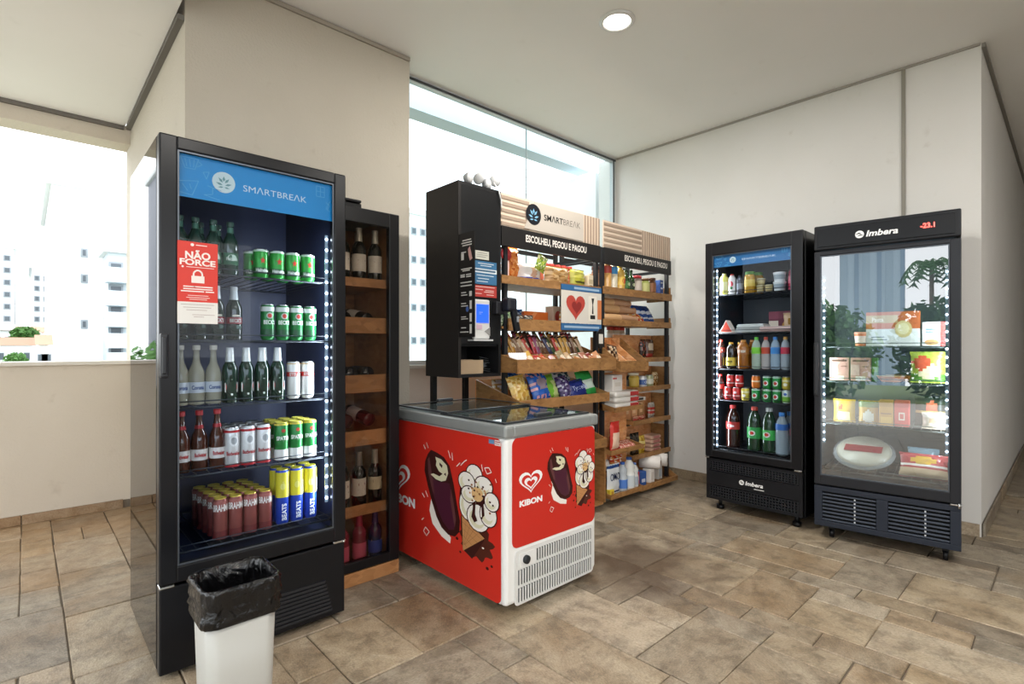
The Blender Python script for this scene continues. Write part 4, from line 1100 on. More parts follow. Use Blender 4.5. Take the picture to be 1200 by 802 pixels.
ws('wine_bottle', w4, .238, .12, .364, 'dark wine bottle with cream label in the middle of the fifth shelf', 'standing wine bottles on the fifth shelf')
ws('wine_bottle', w4, .142, .12, .364, 'dark wine bottle with cream label on the fifth shelf, against the tall fridge', 'standing wine bottles on the fifth shelf')
ws('wine_bottle', w4, .19, .24, .364, 'dark wine bottle in the second row of the fifth shelf', 'standing wine bottles on the fifth shelf')
w6 = wine('8a3040', 'b03a54', ('d8607a', .1, .42), .268); w7 = wine('1c2244', '2a2a5a', ('3a4aa0', .14, .4), .262, art=[('c8b050', rect(-1, .38, 1, .42))])
ws('rose_bottle', w6, .24, .12, .0695, 'pink rosé bottle with pink label in the middle of the lowest shelf', 'rosé bottles on the lowest shelf')
ws('rose_bottle', w6, .14, .12, .0695, 'pink rosé bottle with pink label on the lowest shelf, against the tall fridge', 'rosé bottles on the lowest shelf')
ws('liqueur_bottle', w7, .335, .12, .0695, 'blue bottle with gold band on the lowest wine shelf, by the right frame', None)
pb = thing('power_box', 'small black box with an overhanging lid lying on top of the wine cabinet', 'box', (1.26, 2.64, WH))
part('body', MB().rbox(-.055, -.05, 0, .055, .05, .03, .006), BLACK, pb)
part('lid', MB().rbox(-.07, -.06, .0305, .05, .055, .046, .006), C('1f1f22', .5), pb)

# ================================================================== ICE CREAM CHEST
FX, FY, FW, FL = 1.62, 1.785, .665, 1.03
fz = thing('ice_cream_freezer', 'white chest freezer with red ice cream panels, in front of the snack racks', 'freezer', (FX, FY, 0))
b = MB().rbox(0, 0, .045, FW, .045, .825, .016).rbox(0, FL - .045, .045, FW, FL, .825, .016).rbox(0, .03, .045, .045, FL - .03, .825, .012).rbox(FW - .045, .03, .045, FW, FL - .03, .825, .012).box(.02, .02, .05, FW - .02, FL - .02, .12)
part('body', b, C('ececea', .3), fz)
part('inner_tub', MB().box(.046, .046, .121, .05, FL - .046, .82).box(FW - .05, .046, .121, FW - .046, FL - .046, .82).box(.05, .046, .121, FW - .05, .05, .82).box(.05, FL - .05, .121, FW - .05, FL - .046, .82).box(.05, .05, .121, FW - .05, FL - .05, .695), C('b9bdbe', .5), fz)
t = MB().rbox(-.012, -.012, .826, .05, FL + .012, .885, .012).rbox(FW - .05, -.012, .826, FW + .012, FL + .012, .885, .012).rbox(.04, -.012, .826, FW - .04, .05, .885, .012).rbox(.04, FL - .05, .826, FW - .04, FL + .012, .885, .012)
part('top_rim', t, C('9a9e9e', .35, .3), fz)
for i, (ya, yb, z) in enumerate(((.03, FL / 2 + .03, .8865), (FL / 2 - .03, FL - .03, .8955))):
    l = part('sliding_lid', MB().box(.02, ya, z, .038, yb, z + .008).box(FW - .038, ya, z, FW - .02, yb, z + .008).box(.038, ya, z, FW - .038, ya + .018, z + .008).box(.038, yb - .018, z, FW - .038, yb, z + .008), C('33363a', .35), fz)
    part('glass_pane', MB().box(.038, ya + .018, z + .002, FW - .038, yb - .018, z + .006), GLASSL, l)
    yy = ya + .05 if i == 0 else yb - .06
    part('handle', MB().rbox(FW * .5 - .06, yy - .014, z + .0085, FW * .5 + .06, yy + .014, z + .028, .008, 3), C('3a3d40', .3), l)
# end panel
LFn = lambda e: (lambda u, v: (-e, FL - u, v))          # long face, u from its far end
EFn = lambda e: (lambda u, v: (u, -e, v))
def rrect(a, b, c, d, r, n=5):
    out = []
    for cx, cy, s in ((c - r, d - r, 0), (a + r, d - r, 1), (a + r, b + r, 2), (c - r, b + r, 3)):
        out += [(cx + r * math.cos(PI / 2 * (s + i / n)), cy + r * math.sin(PI / 2 * (s + i / n))) for i in range(n + 1)]
    return out
end = part('end_panel', MB().prism(rrect(.04, .305, FW - .012, .822, .035), lambda u, v, e: (u, -e, v), .0005, .003), C('c92a20', .3), fz, 'red printed panel')
lng = part('side_panel', MB().prism(rrect(.004, .05, FL - .03, .822, .03), lambda u, v, e: (-e, FL - u, v), .0005, .003), C('cf2d22', .3), fz, 'red printed panel')
def heart(cx, cy, s, k=1.):
    o = []
    for i in range(28):
        q = 2 * PI * i / 28
        o.append((cx + s * 16 * math.sin(q) ** 3 / 17, cy + s * k * (13 * math.cos(q) - 5 * math.cos(2 * q) - 2 * math.cos(3 * q) - math.cos(4 * q) + 2.5) / 15))
    return o
ASP = .55
def artwork(prefix_parent, F, bar, cone, sc, ASP, csc, CASP, hx, hy, hs, tx, ty, tw, th, fixl):
    """printed ice cream picture: F(e) carries (u,v) onto the face at print layer e"""
    m = MB(); L = [0.0034]
    def P(pts, mi, up=True):
        if up: L[0] += .00012
        m.poly(pts, F(L[0]), mi)
    bx, by = bar; cx, cy = cone; bsc, BASP = sc, ASP
    S = lambda pts, o: [(o[0] + x * sc, o[1] + y * sc * ASP) for x, y in pts]
    rr = random.Random(3)
    # white splash under the bar
    sp = []
    for i in range(22):
        a = PI * .75 + PI * 1.05 * i / 21; R = (46 if i % 2 else 30) + rr.uniform(-4, 6)
        sp.append((bx + (14 + R * .75 * math.cos(a)) * sc, by + (-88 + R * math.sin(a) * 1.0 - 12) * sc * ASP))
    P(sp, 1)
    P(S([(-34, -40), (-22, -30), (-10, -110), (30, -150), (28, -172), (0, -160), (-30, -128), (-40, -85)], bar), 1)
    sc, ASP = csc, CASP
    # chocolate splash under the cone
    sp = []
    for i in range(40):
        a = 2 * PI * i / 40; R = .86 + .13 * math.sin(a * 9) + rr.uniform(-.03, .03)
        sp.append((cx + (8 + 62 * R * math.cos(a)) * sc, cy + (-125 + 58 * R * math.sin(a)) * sc * ASP))
    P(sp, 8)
    for x, y, r in ((-55, -96, 4), (-62, -110, 3), (58, -178, 4), (44, -190, 5), (-60, -140, 5), (-48, -178, 4)):
        P(oval(cx + x * sc, cy + y * sc * ASP, r * sc, r * sc * ASP, 9), 2, False)
    for x, y, r in ((-10, -120, 6), (22, -110, 5), (30, -135, 4), (5, -140, 4), (-25, -132, 3)): 
        P(oval(cx + x * sc, cy + y * sc * ASP, r * sc, r * .7 * sc * ASP, 9), 1, x == -10)
    sc, ASP = bsc, BASP
    # bar
    out = [(-35, 137), (-14, 132), (8, 122), (26, 97), (38, 42), (49, -28), (58, -80), (56, -118), (43, -140), (22, -144), (0, -128), (-16, -98), (-32, -48), (-46, 4), (-57, 54), (-55, 90), (-46, 118)]
    P(S(out, bar), 2)
    P(S([(-40, 40), (-10, 30), (26, 36), (36, -20), (44, -80), (40, -118), (24, -126), (4, -106), (-12, -70), (-30, -12)], bar), 3)
    P(S([(30, 20), (38, -20), (46, -80), (42, -110), (36, -70), (28, -20)], bar), 9)
    P(S([(-46, 100), (-40, 110), (-30, 40), (-22, -20), (-30, -10), (-44, 50)], bar), 9)
    P(S([(-20, 116), (0, 112), (18, 96), (22, 70), (14, 42), (0, 34), (-18, 36), (-36, 48), (-26, 54), (-6, 50), (4, 62), (-8, 68), (-18, 86), (-16, 100)], bar), 4)
    P(S([(-6, 100), (4, 92), (2, 82), (-6, 90)], bar), 2); P(S([(8, 62), (14, 70), (16, 58)], bar), 2, False)
    sc, ASP = csc, CASP
    # cone: waffle, cream petals, drips
    P(S([(-45, -60), (36, -100), (34, -112), (-6, -182), (-38, -166), (-46, -90)], (cx, cy)), 2)
    P(S([(-42, -62), (36, -104), (-38, -170)], (cx, cy)), 5)
    for k in range(5):
        m.stroke([(cx + (-41 + k * 14) * sc, cy + (-66 - k * 7.5) * sc * ASP), (cx + (-38.5 + k * 2) * sc, cy + (-152 + k * 1) * sc * ASP)], .8 * sc, F(L[0] + .0001), 6)
    for k in range(4):
        m.stroke([(cx - 41 * sc, cy + (-80 - k * 20) * sc * ASP), (cx + (30 - k * 18) * sc, cy + (-112 - k * 14) * sc * ASP)], .8 * sc, F(L[0] + .0001), 6)
    L[0] += .0002
    P(oval(cx + 6 * sc, cy + 6 * sc * ASP, 56 * sc, 84 * sc * ASP, 20), 2)
    for x, y, rx, ry in ((-20, -22, 30, 46), (14, -50, 36, 40), (48, -30, 26, 34), (2, 80, 26, 28), (-24, 50, 28, 30), (34, 52, 28, 28), (60, 12, 22, 26), (-14, 14, 26, 24)):
        P(oval(cx + x * sc, cy + y * sc * ASP, (rx + 3) * sc, (ry + 3.5) * sc * ASP, 16), 2)
        P(oval(cx + x * sc, cy + y * sc * ASP, rx * sc, ry * sc * ASP, 16), 1)
        P(oval(cx + (x - 3) * sc, cy + (y - 4) * sc * ASP, rx * .72 * sc, ry * .7 * sc * ASP, 14), 4, True)
        P(oval(cx + (x + 2) * sc, cy + (y + 4) * sc * ASP, rx * .6 * sc, ry * .6 * sc * ASP, 14), 1, True)
    P(oval(cx + 14 * sc, cy + 22 * sc * ASP, 20 * sc, 22 * sc * ASP, 12), 7)
    for _ in range(26):
        P(oval(cx + (14 + rr.gauss(0, 20)) * sc, cy + (24 + rr.gauss(0, 24)) * sc * ASP, 3.4 * sc, 3.4 * sc * ASP, 6), rr.choice((5, 2, 6)), _ == 0)
    P(S([(0, -6), (8, -4), (6, -40), (14, -58), (4, -66), (-6, -52), (-2, -30)], (cx, cy)), 2); P(S([(28, 4), (34, 2), (38, -34), (30, -44), (28, -20)], (cx, cy)), 2, False)
    # hand-drawn strokes
    for pts in ([(-58, 150), (-50, 132)], [(-70, 140), (-62, 126)], [(30, 140), (38, 118)], [(44, 136), (46, 112)]):
        m.stroke(S(pts, bar), 2 * sc, F(L[0]), 1)
    for pts in ([(-44, 96), (-30, 112), (-22, 118)], [(-58, 90), (-46, 104)], [(38, 108), (52, 112), (60, 100), (46, 92), (38, 108)], [(28, 116), (32, 96)], [(72, 84), (76, 74)]):
        m.stroke(S(pts, (cx, cy)), 2 * sc, F(L[0]), 1)
    for pts in ([(-62, -140), (-46, -150), (-58, -168), (-70, -156), (-62, -140)], [(-78, -120), (-70, -112)], [(-76, -28), (-66, -40)], [(-62, -16), (-52, -34)]):
        m.stroke(S(pts, bar), 2.4 * sc, F(L[0]), 1)
    part('picture', m, [C('cf2d22', .3), C('f1ece4', .35), C('3a1a18', .3), C('4a1c30', .3), C('ddd8b8', .35), C('c08a58', .4), C('8e5a34', .4), C('d9b27c', .4), C('4f2218', .3), C('63383a', .3)], prefix_parent)
    # heart emblem of nested lines and the name below
    m = MB(); e = .0036
    for i, (s, mi) in enumerate(((1, 1), (.78, 0), (.56, 1), (.34, 0))):
        if s: m.poly(heart(hx, hy - hs * .03 * i, hs * s, .64), F(e + i * .0002), mi)
    part('emblem', m, [C('cc2b21', .3), INKW], prefix_parent)
    part('lettering', text(MB(), 'KIBON', tx, ty, tw, th, F(e), .05), INKW, prefix_parent)
z_ = 2.764
artwork(end, EFn, (.372, .596), (.548, .59), .00168, .53, .00118, .86, .162, .60, .085, .163, .508, .155, .03, 0)
artwork(lng, LFn, (.528, .486), (.803, .497), .0028, .535, .0023, .7, .10, .485, .128, .135, .36, .27, .055, 1)
m = MB(); m.poly(rect(.915, .792, .955, .812), LFn(.0036), 0); m.poly(rect(.958, .788, 1.0, .814), LFn(.0036), 1)
m.stroke([(.961, .806), (.997, .806)], .004, LFn(.004), 2); m.stroke([(.961, .796), (.99, .796)], .003, LFn(.004), 2)
part('rating_sticker', m, [C('5f8ab0', .5), C('e6dcd8', .5), C('b8404a', .5)], lng)
g = part('vent_grille', MB().prism(rrect(.055, .035, FW - .03, .29, .02), lambda u, v, e: (u, -e, v), .0005, .006), C('dcdcda', .4), fz)
m = MB(); q = part('vent_slots', MB().box(.2, -.0075, .215, FW - .05, -.0062, .272).box(.075, -.0075, .13, FW - .05, -.0062, .2).box(.075, -.0075, .05, FW - .05, -.0062, .115), C('1d1e20', .7), g)
for za, zb, xa in ((.215, .272, .205), (.13, .2, .08), (.05, .115, .08)):
    x = xa
    while x < FW - .055:
        part('bar', MB().box(x, -.012, za, x + .0075, -.0076, zb), C('dededc', .4), g); x += .0178
kb = part('control_plate', MB().prism(rrect(.08, .21, .19, .275, .008), lambda u, v, e: (u, -e, v), .0062, .009), C('e8e8e6', .4), g)
part('dial', MB().cyl((.122, -.0092, .242), (.122, -.022, .242), .02, 18).box(.12, -.025, .225, .124, -.0225, .26), C('2d3033', .4), fz)
for x, yy in ((.07, .12), (FW - .08, .1), (.07, FL - .12), (FW - .08, FL - .12)):
    part('caster', MB().cyl((x - .01, yy, .022), (x + .01, yy, .022), .022, 14).box(x - .014, yy - .01, .03, x + .014, yy + .01, .049), BLACK, fz)
# ice creams lying in the chest
rr = random.Random(8)
ics = [('d87a8a', 'f0dce0', 'pink'), ('ecebe6', 'a88a6a', 'white'), ('7ab070', 'e4ecd8', 'green'), ('e0b868', 'f4e8c8', 'gold'), ('9a82c0', 'e0d8ec', 'purple'), ('8aa8d0', 'e0e8f2', 'blue')]
_ick = {}
for j in range(5):
    for i in range(3):
        c1, c2_, nm = ics[(i * 2 + j) % 6]

        if nm not in _ick: _ick[nm] = bag_kit(.16, .15, .04, [c1, c2_], lambda u, v: 1 if u * u + v * v < .3 else 0, len(_ick) + 30)
        o = spawn('ice_cream_pack', _ick[nm], (FX + .065 + .095 + i * .175, FY + .16 + j * .165, .72), 0, '%s ice cream pack, %s row from the grille end, %s the snack rack' % (nm, ('first', 'second', 'third', 'fourth', 'fifth')[j], ORD[2 - i]), 'ice cream', 'ice cream packs in the chest')
        o.rotation_euler = (-PI / 2, 0, rr.uniform(-.05, .05)); o.location.y -= .07
# ================================================================== KIOSK
KX, KY, KW, KD, KZ0, KZ1 = 1.912, 2.53, .343, .35, 1.063, 2.26
ks = thing('checkout_kiosk', 'tall black self-checkout cupboard hung beside the snack rack', 'kiosk', (KX, KY, 0))
KB = C('1a1a1c', .45); KS = C('262322', .5)
part('side_panel', MB().box(0, 0, KZ0, .02, KD, KZ1), KS, ks)
part('side_panel', MB().box(KW - .02, 0, KZ0, KW, KD, KZ1), KB, ks)
part('top_panel', MB().box(.0205, 0, KZ1 - .02, KW - .0205, KD, KZ1), KB, ks)
part('bottom_panel', MB().box(.0205, 0, KZ0, KW - .0205, KD, KZ0 + .02), KB, ks)
part('back_panel', MB().box(.0205, KD - .02, KZ0 + .0205, KW - .0205, KD, KZ1 - .0205), KB, ks)
part('front_panel', MB().box(.0205, 0, 1.27, KW - .0205, .02, KZ1 - .0205), C('17181a', .4), ks)
part('niche_shelf', MB().box(.0205, .021, 1.255, KW - .0205, KD - .021, 1.269), KB, ks)
for x, yy in ((.03, KD - .04), (KW - .05, KD - .04)):
    part('leg', MB().box(x, yy, 0, x + .03, yy + .035, KZ0 - .001), BLACK, ks)
cb = thing('cardboard_box', 'open tan cardboard box in the kiosk niche', 'box', (KX + .12, KY + .075, KZ0 + .021))
part('body', MB().box(-.095, -.05, 0, .095, .05, .006).box(-.095, -.05, .006, .095, -.046, .085).box(-.095, .046, .006, .095, .05, .085).box(-.095, -.046, .006, -.091, .046, .085).box(.091, -.046, .006, .095, .046, .085), C('b39a7c', .7), cb)
part('flap', MB().box(-.09, .05, .083, .09, .09, .086), C('a88e70', .7), cb)
lm = thing('leaflet_pile', 'crumpled grey receipts in the kiosk niche beside the cardboard box', 'paper', (KX + .28, KY + .09, KZ0 + .021))
m = MB(); r_ = random.Random(2)
for kq in range(7):
    a = r_.uniform(0, PI); z = .004 + kq * .014; c, s = math.cos(a), math.sin(a)
    m._q([(-.03 * c, -.03 * s, z), (.03 * c, .03 * s, z + .01), (.03 * c - .03 * s, .03 * s + .03 * c, z + .018), (-.03 * c - .03 * s, -.03 * s + .03 * c, z + .006)], [(0, 1, 2, 3)])
part('paper', m, C('8d949a', .6), lm); 
# signboard standing out from the kiosk front, its print facing the parapet
sgn = part('info_board', MB().box(.003, -.15, 1.31, .009, -.0005, 1.93), C('1f1d1e', .45), ks, 'black board with white instructions')
bf = lambda u, v: (.0022, -.0005 - u * 1.2, 1.31 + v)
m = MB()
def bars(m, rows, fn, wd=.006):
    for a, b_, c in rows: m.stroke([(a, c), (b_, c)], wd, fn)
bars(m, [(.03, .1, .575), (.022, .105, .56), (.03, .105, .545), (.02, .06, .505), (.02, .105, .405), (.03, .09, .395), (.015, .05, .37), (.015, .05, .36), (.06, .1, .37), (.06, .1, .358), (.015, .105, .325), (.015, .105, .305)], bf, .007)
bars(m, [(.02, .06, .265), (.02, .07, .25), (.02, .06, .2), (.02, .075, .185), (.02, .06, .12), (.02, .075, .108), (.02, .06, .055), (.012, .08, .03)], bf, .006)
for a, b_, c, d_ in ((.02, .46, .042, .5), (.085, .24, .105, .27), (.088, .165, .105, .215), (.088, .09, .105, .14), (.088, .02, .105, .075)): m.poly(rect(a, b_, c, d_), bf)
part('lettering', m, C('d9d7d4', .6), sgn)
m = MB(); m.poly([(.075, .52), (.09, .535), (.1, .5), (.11, .46), (.09, .45), (.08, .48)], bf, 0); part('picture', m, C('d8a8a4', .5), sgn)
part('badge', MB().disc(.07, .165, .012, .016, bf, 16), C('4a68b0', .5), sgn)
kf = lambda e: (lambda u, v: (u, -e, v))
st = part('poster', MB().box(.13, -.002, 1.80, .24, -.0005, 1.853), C('cdccc0', .6), ks, 'cream sticker')
m = MB(); bars(m, [(.145, .225, 1.84), (.14, .23, 1.828), (.14, .215, 1.816)], kf(.0026), .004); part('lettering', m, C('8a8a82', .6), st)
st = part('poster', MB().box(.115, -.002, 1.645, .305, -.0005, 1.79), C('3a6f98', .45), ks, 'blue poster with white band')
m = MB().poly(rect(.115, 1.716, .305, 1.742), kf(.0024)); bars(m, [(.15, .28, 1.775), (.17, .26, 1.762), (.14, .28, 1.7), (.15, .24, 1.68), (.14, .23, 1.662)], kf(.0026), .004)
part('lettering', m, C('dfe6ea', .6), st)
m = MB(); bars(m, [(.125, .295, 1.73)], kf(.003), .012); part('lettering', m, C('4a6a84', .6), st)
st = part('poster', MB().box(.115, -.002, 1.565, .305, -.0005, 1.638), C('b33a34', .45), ks, 'red poster')
m = MB(); bars(m, [(.13, .29, 1.628), (.13, .19, 1.61), (.21, .28, 1.607), (.2, .28, 1.597), (.13, .18, 1.585), (.22, .28, 1.58)], kf(.0026), .004); part('lettering', m, C('e6cfc8', .6), st)
tm = thing('payment_terminal', 'white card payment terminal with a blue screen, on the kiosk front', 'card terminal', (KX + .16, KY - .001, 1.30))
part('body', MB().rbox(-.062, -.034, 0, .062, -.0005, .245, .01, 3), C('d8d8d6', .35), tm)
part('screen', MB().rbox(-.05, -.0365, .1, .05, -.0345, .215, .001), C('1f4fe0', .3, emit=1.1), tm, 'lit blue screen')
m = MB(); f0 = kf(.0372); m.stroke([(-.03, .165), (.0, .165)], .004, f0); m.stroke([(-.03, .155), (-.012, .155)], .003, f0); part('lettering', m, C('9ab4f0', .5), tm)
part('paper_slot', MB().rbox(-.05, -.0372, .06, -.005, -.0345, .09, .001), C('d8b8c8', .4), tm)
part('edge', MB().box(-.09, -.06, -.012, .065, -.0005, -.002), C('cfd0d0', .4), tm)
part('triangle', MB().prism([(.06, .02), (.06, .075), (.015, .048)], lambda u, v, e: (u, -e, v), .0345, .037), C('8e8e8c', .5), tm)
sc = thing('barcode_scanner', 'black handheld barcode scanner hooked on the kiosk edge', 'scanner', (KX + KW + .003, KY - .03, 1.44))
part('holder', MB().rbox(-.075, -.01, .02, -.004, .029, .1, .006), C('2a2a2e', .4), sc)
part('head', MB().rbox(-.04, -.085, .035, .045, -.011, .125, .02, 3), C('23252c', .35), sc)
o = part('grip', MB().rbox(-.022, -.02, -.115, .022, .02, .04, .014, 3), C('17181c', .35), sc, None, (.03, -.06, .02), (0, math.radians(-14), 0))
part('trigger', MB().rbox(.03, -.088, -.03, .05, -.08, .005, .003), C('8d9298', .4), sc)
# twin spotlights clipped on the kiosk top
cl_ = thing('clip_lamp', 'pale grey twin-disc clip lamp on the kiosk top with a white cable', 'lamp', (KX + .1, KY + .02, KZ1))
for x, zz, tl in ((0, .05, .35), (.075, .062, -1.0), (.15, .045, .3), (.21, .075, -.5)):
    hd_ = part('lamp_head', MB().cyl((0, 0, 0), (0, .03, 0), .038, 18, r2=.026), C('a6a8aa', .4), cl_, None, (x, 0, zz - .012), (0, 0, tl))
    part('lamp_face', MB().cyl((0, -.006, 0), (0, -.0008, 0), .034, 18), C('d2d3d4', .3), hd_)
part('clip_bar', MB().rbox(-.02, .035, .001, .225, .055, .02, .004), C('8a8c8e', .4), cl_)
part('cable', MB().tube([(.2, .0, .05), (.215, -.03, .0), (.235, -.032, -.06), (.242, -.028, -.1), (.241, -.027, -.12)], .004), WHITE, cl_)

# ================================================================== SNACK RACKS
RY = 2.55
def board(par, x0, y0, z0, x1, y1, z1, nm='shelf', mat=None): return part(nm, MB().box(x0, y0, z0, x1, y1, z1), mat or OSB, par)
def rack(label, X0, X1, logo):
    t = thing('snack_rack', label, 'rack', (X0, RY, 0)); Wd = X1 - X0; PX = .045 if logo else 0
    for x in (PX, Wd - .03):
        for yy in (.012, .44):
            part('post', MB().box(x, yy, 0, x + .03, yy + .03, 2.05), C('26272a', .45), t)
    for yy in (.012, .44):
        part('crossbar', MB().box(PX + .031, yy + .003, 1.99, Wd - .031, yy + .027, 2.02), C('26272a', .45), t)
    for x in (PX, Wd - .03):
        part('crossbar', MB().box(x + .003, .043, 1.94, x + .027, .439, 1.965), C('26272a', .45), t)
    hb = part('header', MB().box(0, .0, 2.045, Wd, .011, 2.263), C('d9c6b2', .6), t)
    f = front(-.004)
    xs = Wd * (.53 if logo else .54)
    k = 0
    while k < 5:
        z = 2.053 + k * .043
        part('slat', MB().box(.004, -.004, z, (Wd * .25 if logo else xs - .006), -.0005, z + .021), SLATD, hb); k += 1
    x = Wd * .82 if logo else xs + .004
    while x < Wd - .012:
        part('slat', MB().box(x, -.004, 2.05, x + .016, -.0005, 2.258), SLATD, hb); x += .034
    if logo:
        lp_ = part('logo_panel', MB().prism([(Wd * .2, 2.06), (Wd * .8, 2.052), (Wd * .8, 2.256), (Wd * .3, 2.256)], lambda u, v, e: (u, -e, v), .001, .009), C('bfb6ab', .6), t)
        m = MB(); emblem(m, Wd * .285, 2.165, .073, front(-.0095), 1, 0); part('emblem', m, [C('15181f', .5), C('7fb6d8', .5)], lp_)
        m = MB(); text(m, 'SM\u039BRT', Wd * .48, 2.165, .2, .046, front(-.0095), .02, 0); text(m, 'BRE\u039BK', Wd * .672, 2.165, .19, .046, front(-.0095), -.005, 1)
        part('lettering', m, [C('2a2725', .5), C('6a625c', .5)], lp_)
    fb = part('fascia', MB().box(0, -.012, 1.915, Wd, .011, 2.044), C('1e1c1c', .5), t)
    m = MB(); text(m, 'ESCOLHEU, PEGOU E PAGOU', Wd * (.52 if logo else .6), 1.986, Wd * (.62 if logo else .66), .058, front(-.013), .03); part('lettering', m, C('e2dcd4', .6), fb)
    la = bpy.data.lights.new('rack_lamp', 'AREA'); la.shape = 'RECTANGLE'; la.size = Wd * .9; la.size_y = .02; la.energy = 2.2; la.color = (1, .95, .86)
    lo = bpy.data.objects.new('rack_lamp', la); lo.location = (Wd / 2, .09, 1.975); lo.parent = t; COL.objects.link(lo)
    part('light_bar', MB().box(.05, .075, 1.98, Wd - .05, .105, 1.989), C('fff4e2', .5, emit=3), t)
    return t
R1X0, R1X1, R2X0, R2X1 = 2.27, 3.315, 3.365, 4.37
r1 = rack('first snack rack with the logo header, beside the black kiosk', R1X0, R1X1, True)
W1 = R1X1 - R1X0
board(r1, .031, .0, 1.682, W1 - .031, .42, 1.70); part('front_lip', MB().box(.0, -.014, 1.668, W1, -.001, 1.722), OSB, r1)
board(r1, .031, .02, 1.372, W1 - .031, .42, 1.388); part('front_lip', MB().box(.06, -.014, 1.362, .58, -.001, 1.44), OSB, r1)
for z in (1.70, 1.40): part('rear_rail', MB().box(.031, .446, z + .07, W1 - .031, .466, z + .1), C('26272a', .45), r1)
# stepped bar bin and chip bin, fronts proud of the posts
def tray(par, x0, x1, y0, y1, z0, zf, zb, dividers=0, step=None, low=False):
    n = 'tray_board'
    part(n, MB().box(x0, y0, z0, x1, y1, z0 + .012), OSB, par)
    part(n, MB().box(x0, y0 - .014, z0 - .005, x1, y0 - .0005, zf), OSB, par)
    part(n, MB().box(x0, y1 + .0005, z0, x1, y1 + .012, zb), OSB_LIT, par)
    for xa in (x0, x1 - .012):
        part(n, MB().prism([(y0 + .0005, z0 + .0125), (y1, z0 + .0125), (y1, zf + .03 if low and (xa == x0 or x1 < .5) else zb), (y0 + .0005, zb if low and xa != x0 and x1 > .5 else zf)], lambda u, v, e: (e, u, v), xa, xa + .012), OSB, par)
    for k in range(dividers):
        xa = x0 + (x1 - x0) * (k + 1) / (dividers + 1)
        part('divider', MB().prism([(y0 + .0005, z0 + .0125), (y1, z0 + .0125), (y1, zb - .01), (y0 + .0005, zf - .012)], lambda u, v, e: (e, u, v), xa - .005, xa + .005), OSB_LIT, par)
YB1, YB2 = -.145, -.12           # how far the bins stand out
tray(r1, 0.0, W1, YB1, .0, 1.085, 1.17, 1.20, 5)
tray(r1, 0.0, W1, .014, .3, 1.175, 1.20, 1.30, 0)
tray(r1, 0.04, W1 - .05, YB2, .3, .845, .905, 1.02, 0)
tray(r1, .04, W1 - .08, YB2, .3, .5, .56, .7, 0)
part('end_board', MB().box(W1 - .093, -.12, .07, W1 - .08, .4, .495), OSB, r1)
board(r1, .08, -.1, .05, W1 - .081, .4, .068)
r2 = rack('second snack rack with the plain slatted header, in the room corner', R2X0, R2X1, False)
W2 = R2X1 - R2X0; XD = .40
board(r2, .031, .0, 1.695, W2 - .0, .42, 1.713); part('front_lip', MB().box(-.01, -.014, 1.675, W2 + .012, -.001, 1.735), OSB, r2); part('end_board', MB().box(W2 + .001, 0, 1.675, W2 + .012, .25, 1.8), OSB, r2)
board(r2, .031, .0, 1.435, W2 - .0, .42, 1.453); part('front_lip', MB().box(-.01, -.014, 1.425, W2, -.001, 1.475), OSB, r2); part('end_board', MB().box(W2 + .001, 0, 1.425, W2 + .012, .25, 1.52), OSB, r2)
tray(r2, 0.0, XD, YB1, .12, 1.062, 1.14, 1.33, 2)
for z, zb in ((.745, 1.04), (.415, .72), (.07, .37)):
    tray(r2, -.05 if z < .5 else 0, XD, -.1, .06, z, z + .03, zb, low=True)
for z, zb in ((1.125, 1.36), (.87, 1.07), (.585, .82), (.29, .53)):
    tray(r2, XD + .012, W2 + .012, .014, .2, z, z + .035, zb, low=True)
tray(r2, XD + .012, W2 + .012, -.06, .2, .04, .075, .24)
RS1, RS2 = 1.7005, 1.3885

# ------------------------------------------------------------------ goods on the racks
def rs(nm, kit, x, y, z, lab, cat, grp=None, rx=0, rz=0, ry=0): return spawn(nm, kit, (x, y, z + (.009 if abs(rx) + abs(ry) > .05 else 0)), rz, lab, cat, grp, rx, ry)
nz = lambda s: (lambda u, v: int(abs(math.sin(u * 7.1 + s) * 3 + math.cos(v * 5.3 + s * 2) * 3)) % 3)
rs('bread_bag', bag_kit(.15, .24, .09, ['d07a38', 'e09a58', 'b85a28'], nz(1), 1, crease=.2), 2.44, RY + .1, RS1, 'tall orange bag of toast on the top shelf beside the kiosk', 'food bag')
k = [MB().cyl((0, -.006, .17), (0, .006, .17), .045, 20).mesh('lollipop', C('b8202c', .35)), ('card', MB().box(-.025, -.003, 0, .025, .003, .13).mesh('card', C('e0c0b8', .5)))]
rs('shelf_sign', k, 2.345, RY + .03, RS1, 'round red tag on a pale card at the kiosk end of the top shelf', 'tag')
rs('snack_bag', bag_kit(.1, .12, .04, ['a8b84a', '6a8a3a', 'd8d8a8'], nz(2), 2), 2.66, RY + .03, 1.79, 'small yellow-green bag clipped under the header, above the white and blue bag', 'food bag').rotation_euler = (0, .4, 0)
rs('snack_bag', bag_kit(.24, .145, .08, ['e0dcda', '3a4ab0', 'd0a890'], lambda u, v: 1 if (v < -.45 and abs(u) > .1) else (2 if abs(u - .1) < .3 and v > -.5 else 0), 3, crease=.2), 2.63, RY + .1, RS1, 'white and blue printed bag on the top shelf beside the toast', 'food bag')
rs('bread_bag', bag_kit(.27, .15, .1, ['b08a58', 'c9a878', '96703e'], nz(4), 4, crease=.15), 2.9, RY + .085, RS1, 'wide tan bread bag in the middle of the top shelf', 'food bag')
rs('noodle_bag', bag_kit(.17, .15, .07, ['a8a83a', 'c8c45a', '4a4a22'], lambda u, v: 2 if abs(v + .35) < .15 and u > -.6 else (1 if v > .1 else 0), 5, crease=.15), 3.125, RY + .075, RS1, 'yellow-green bag with dark print beside the tan bread', 'food bag')
k = jar_kit(.034, .2, '9a2a22', 'b8342a', 'c8684a')
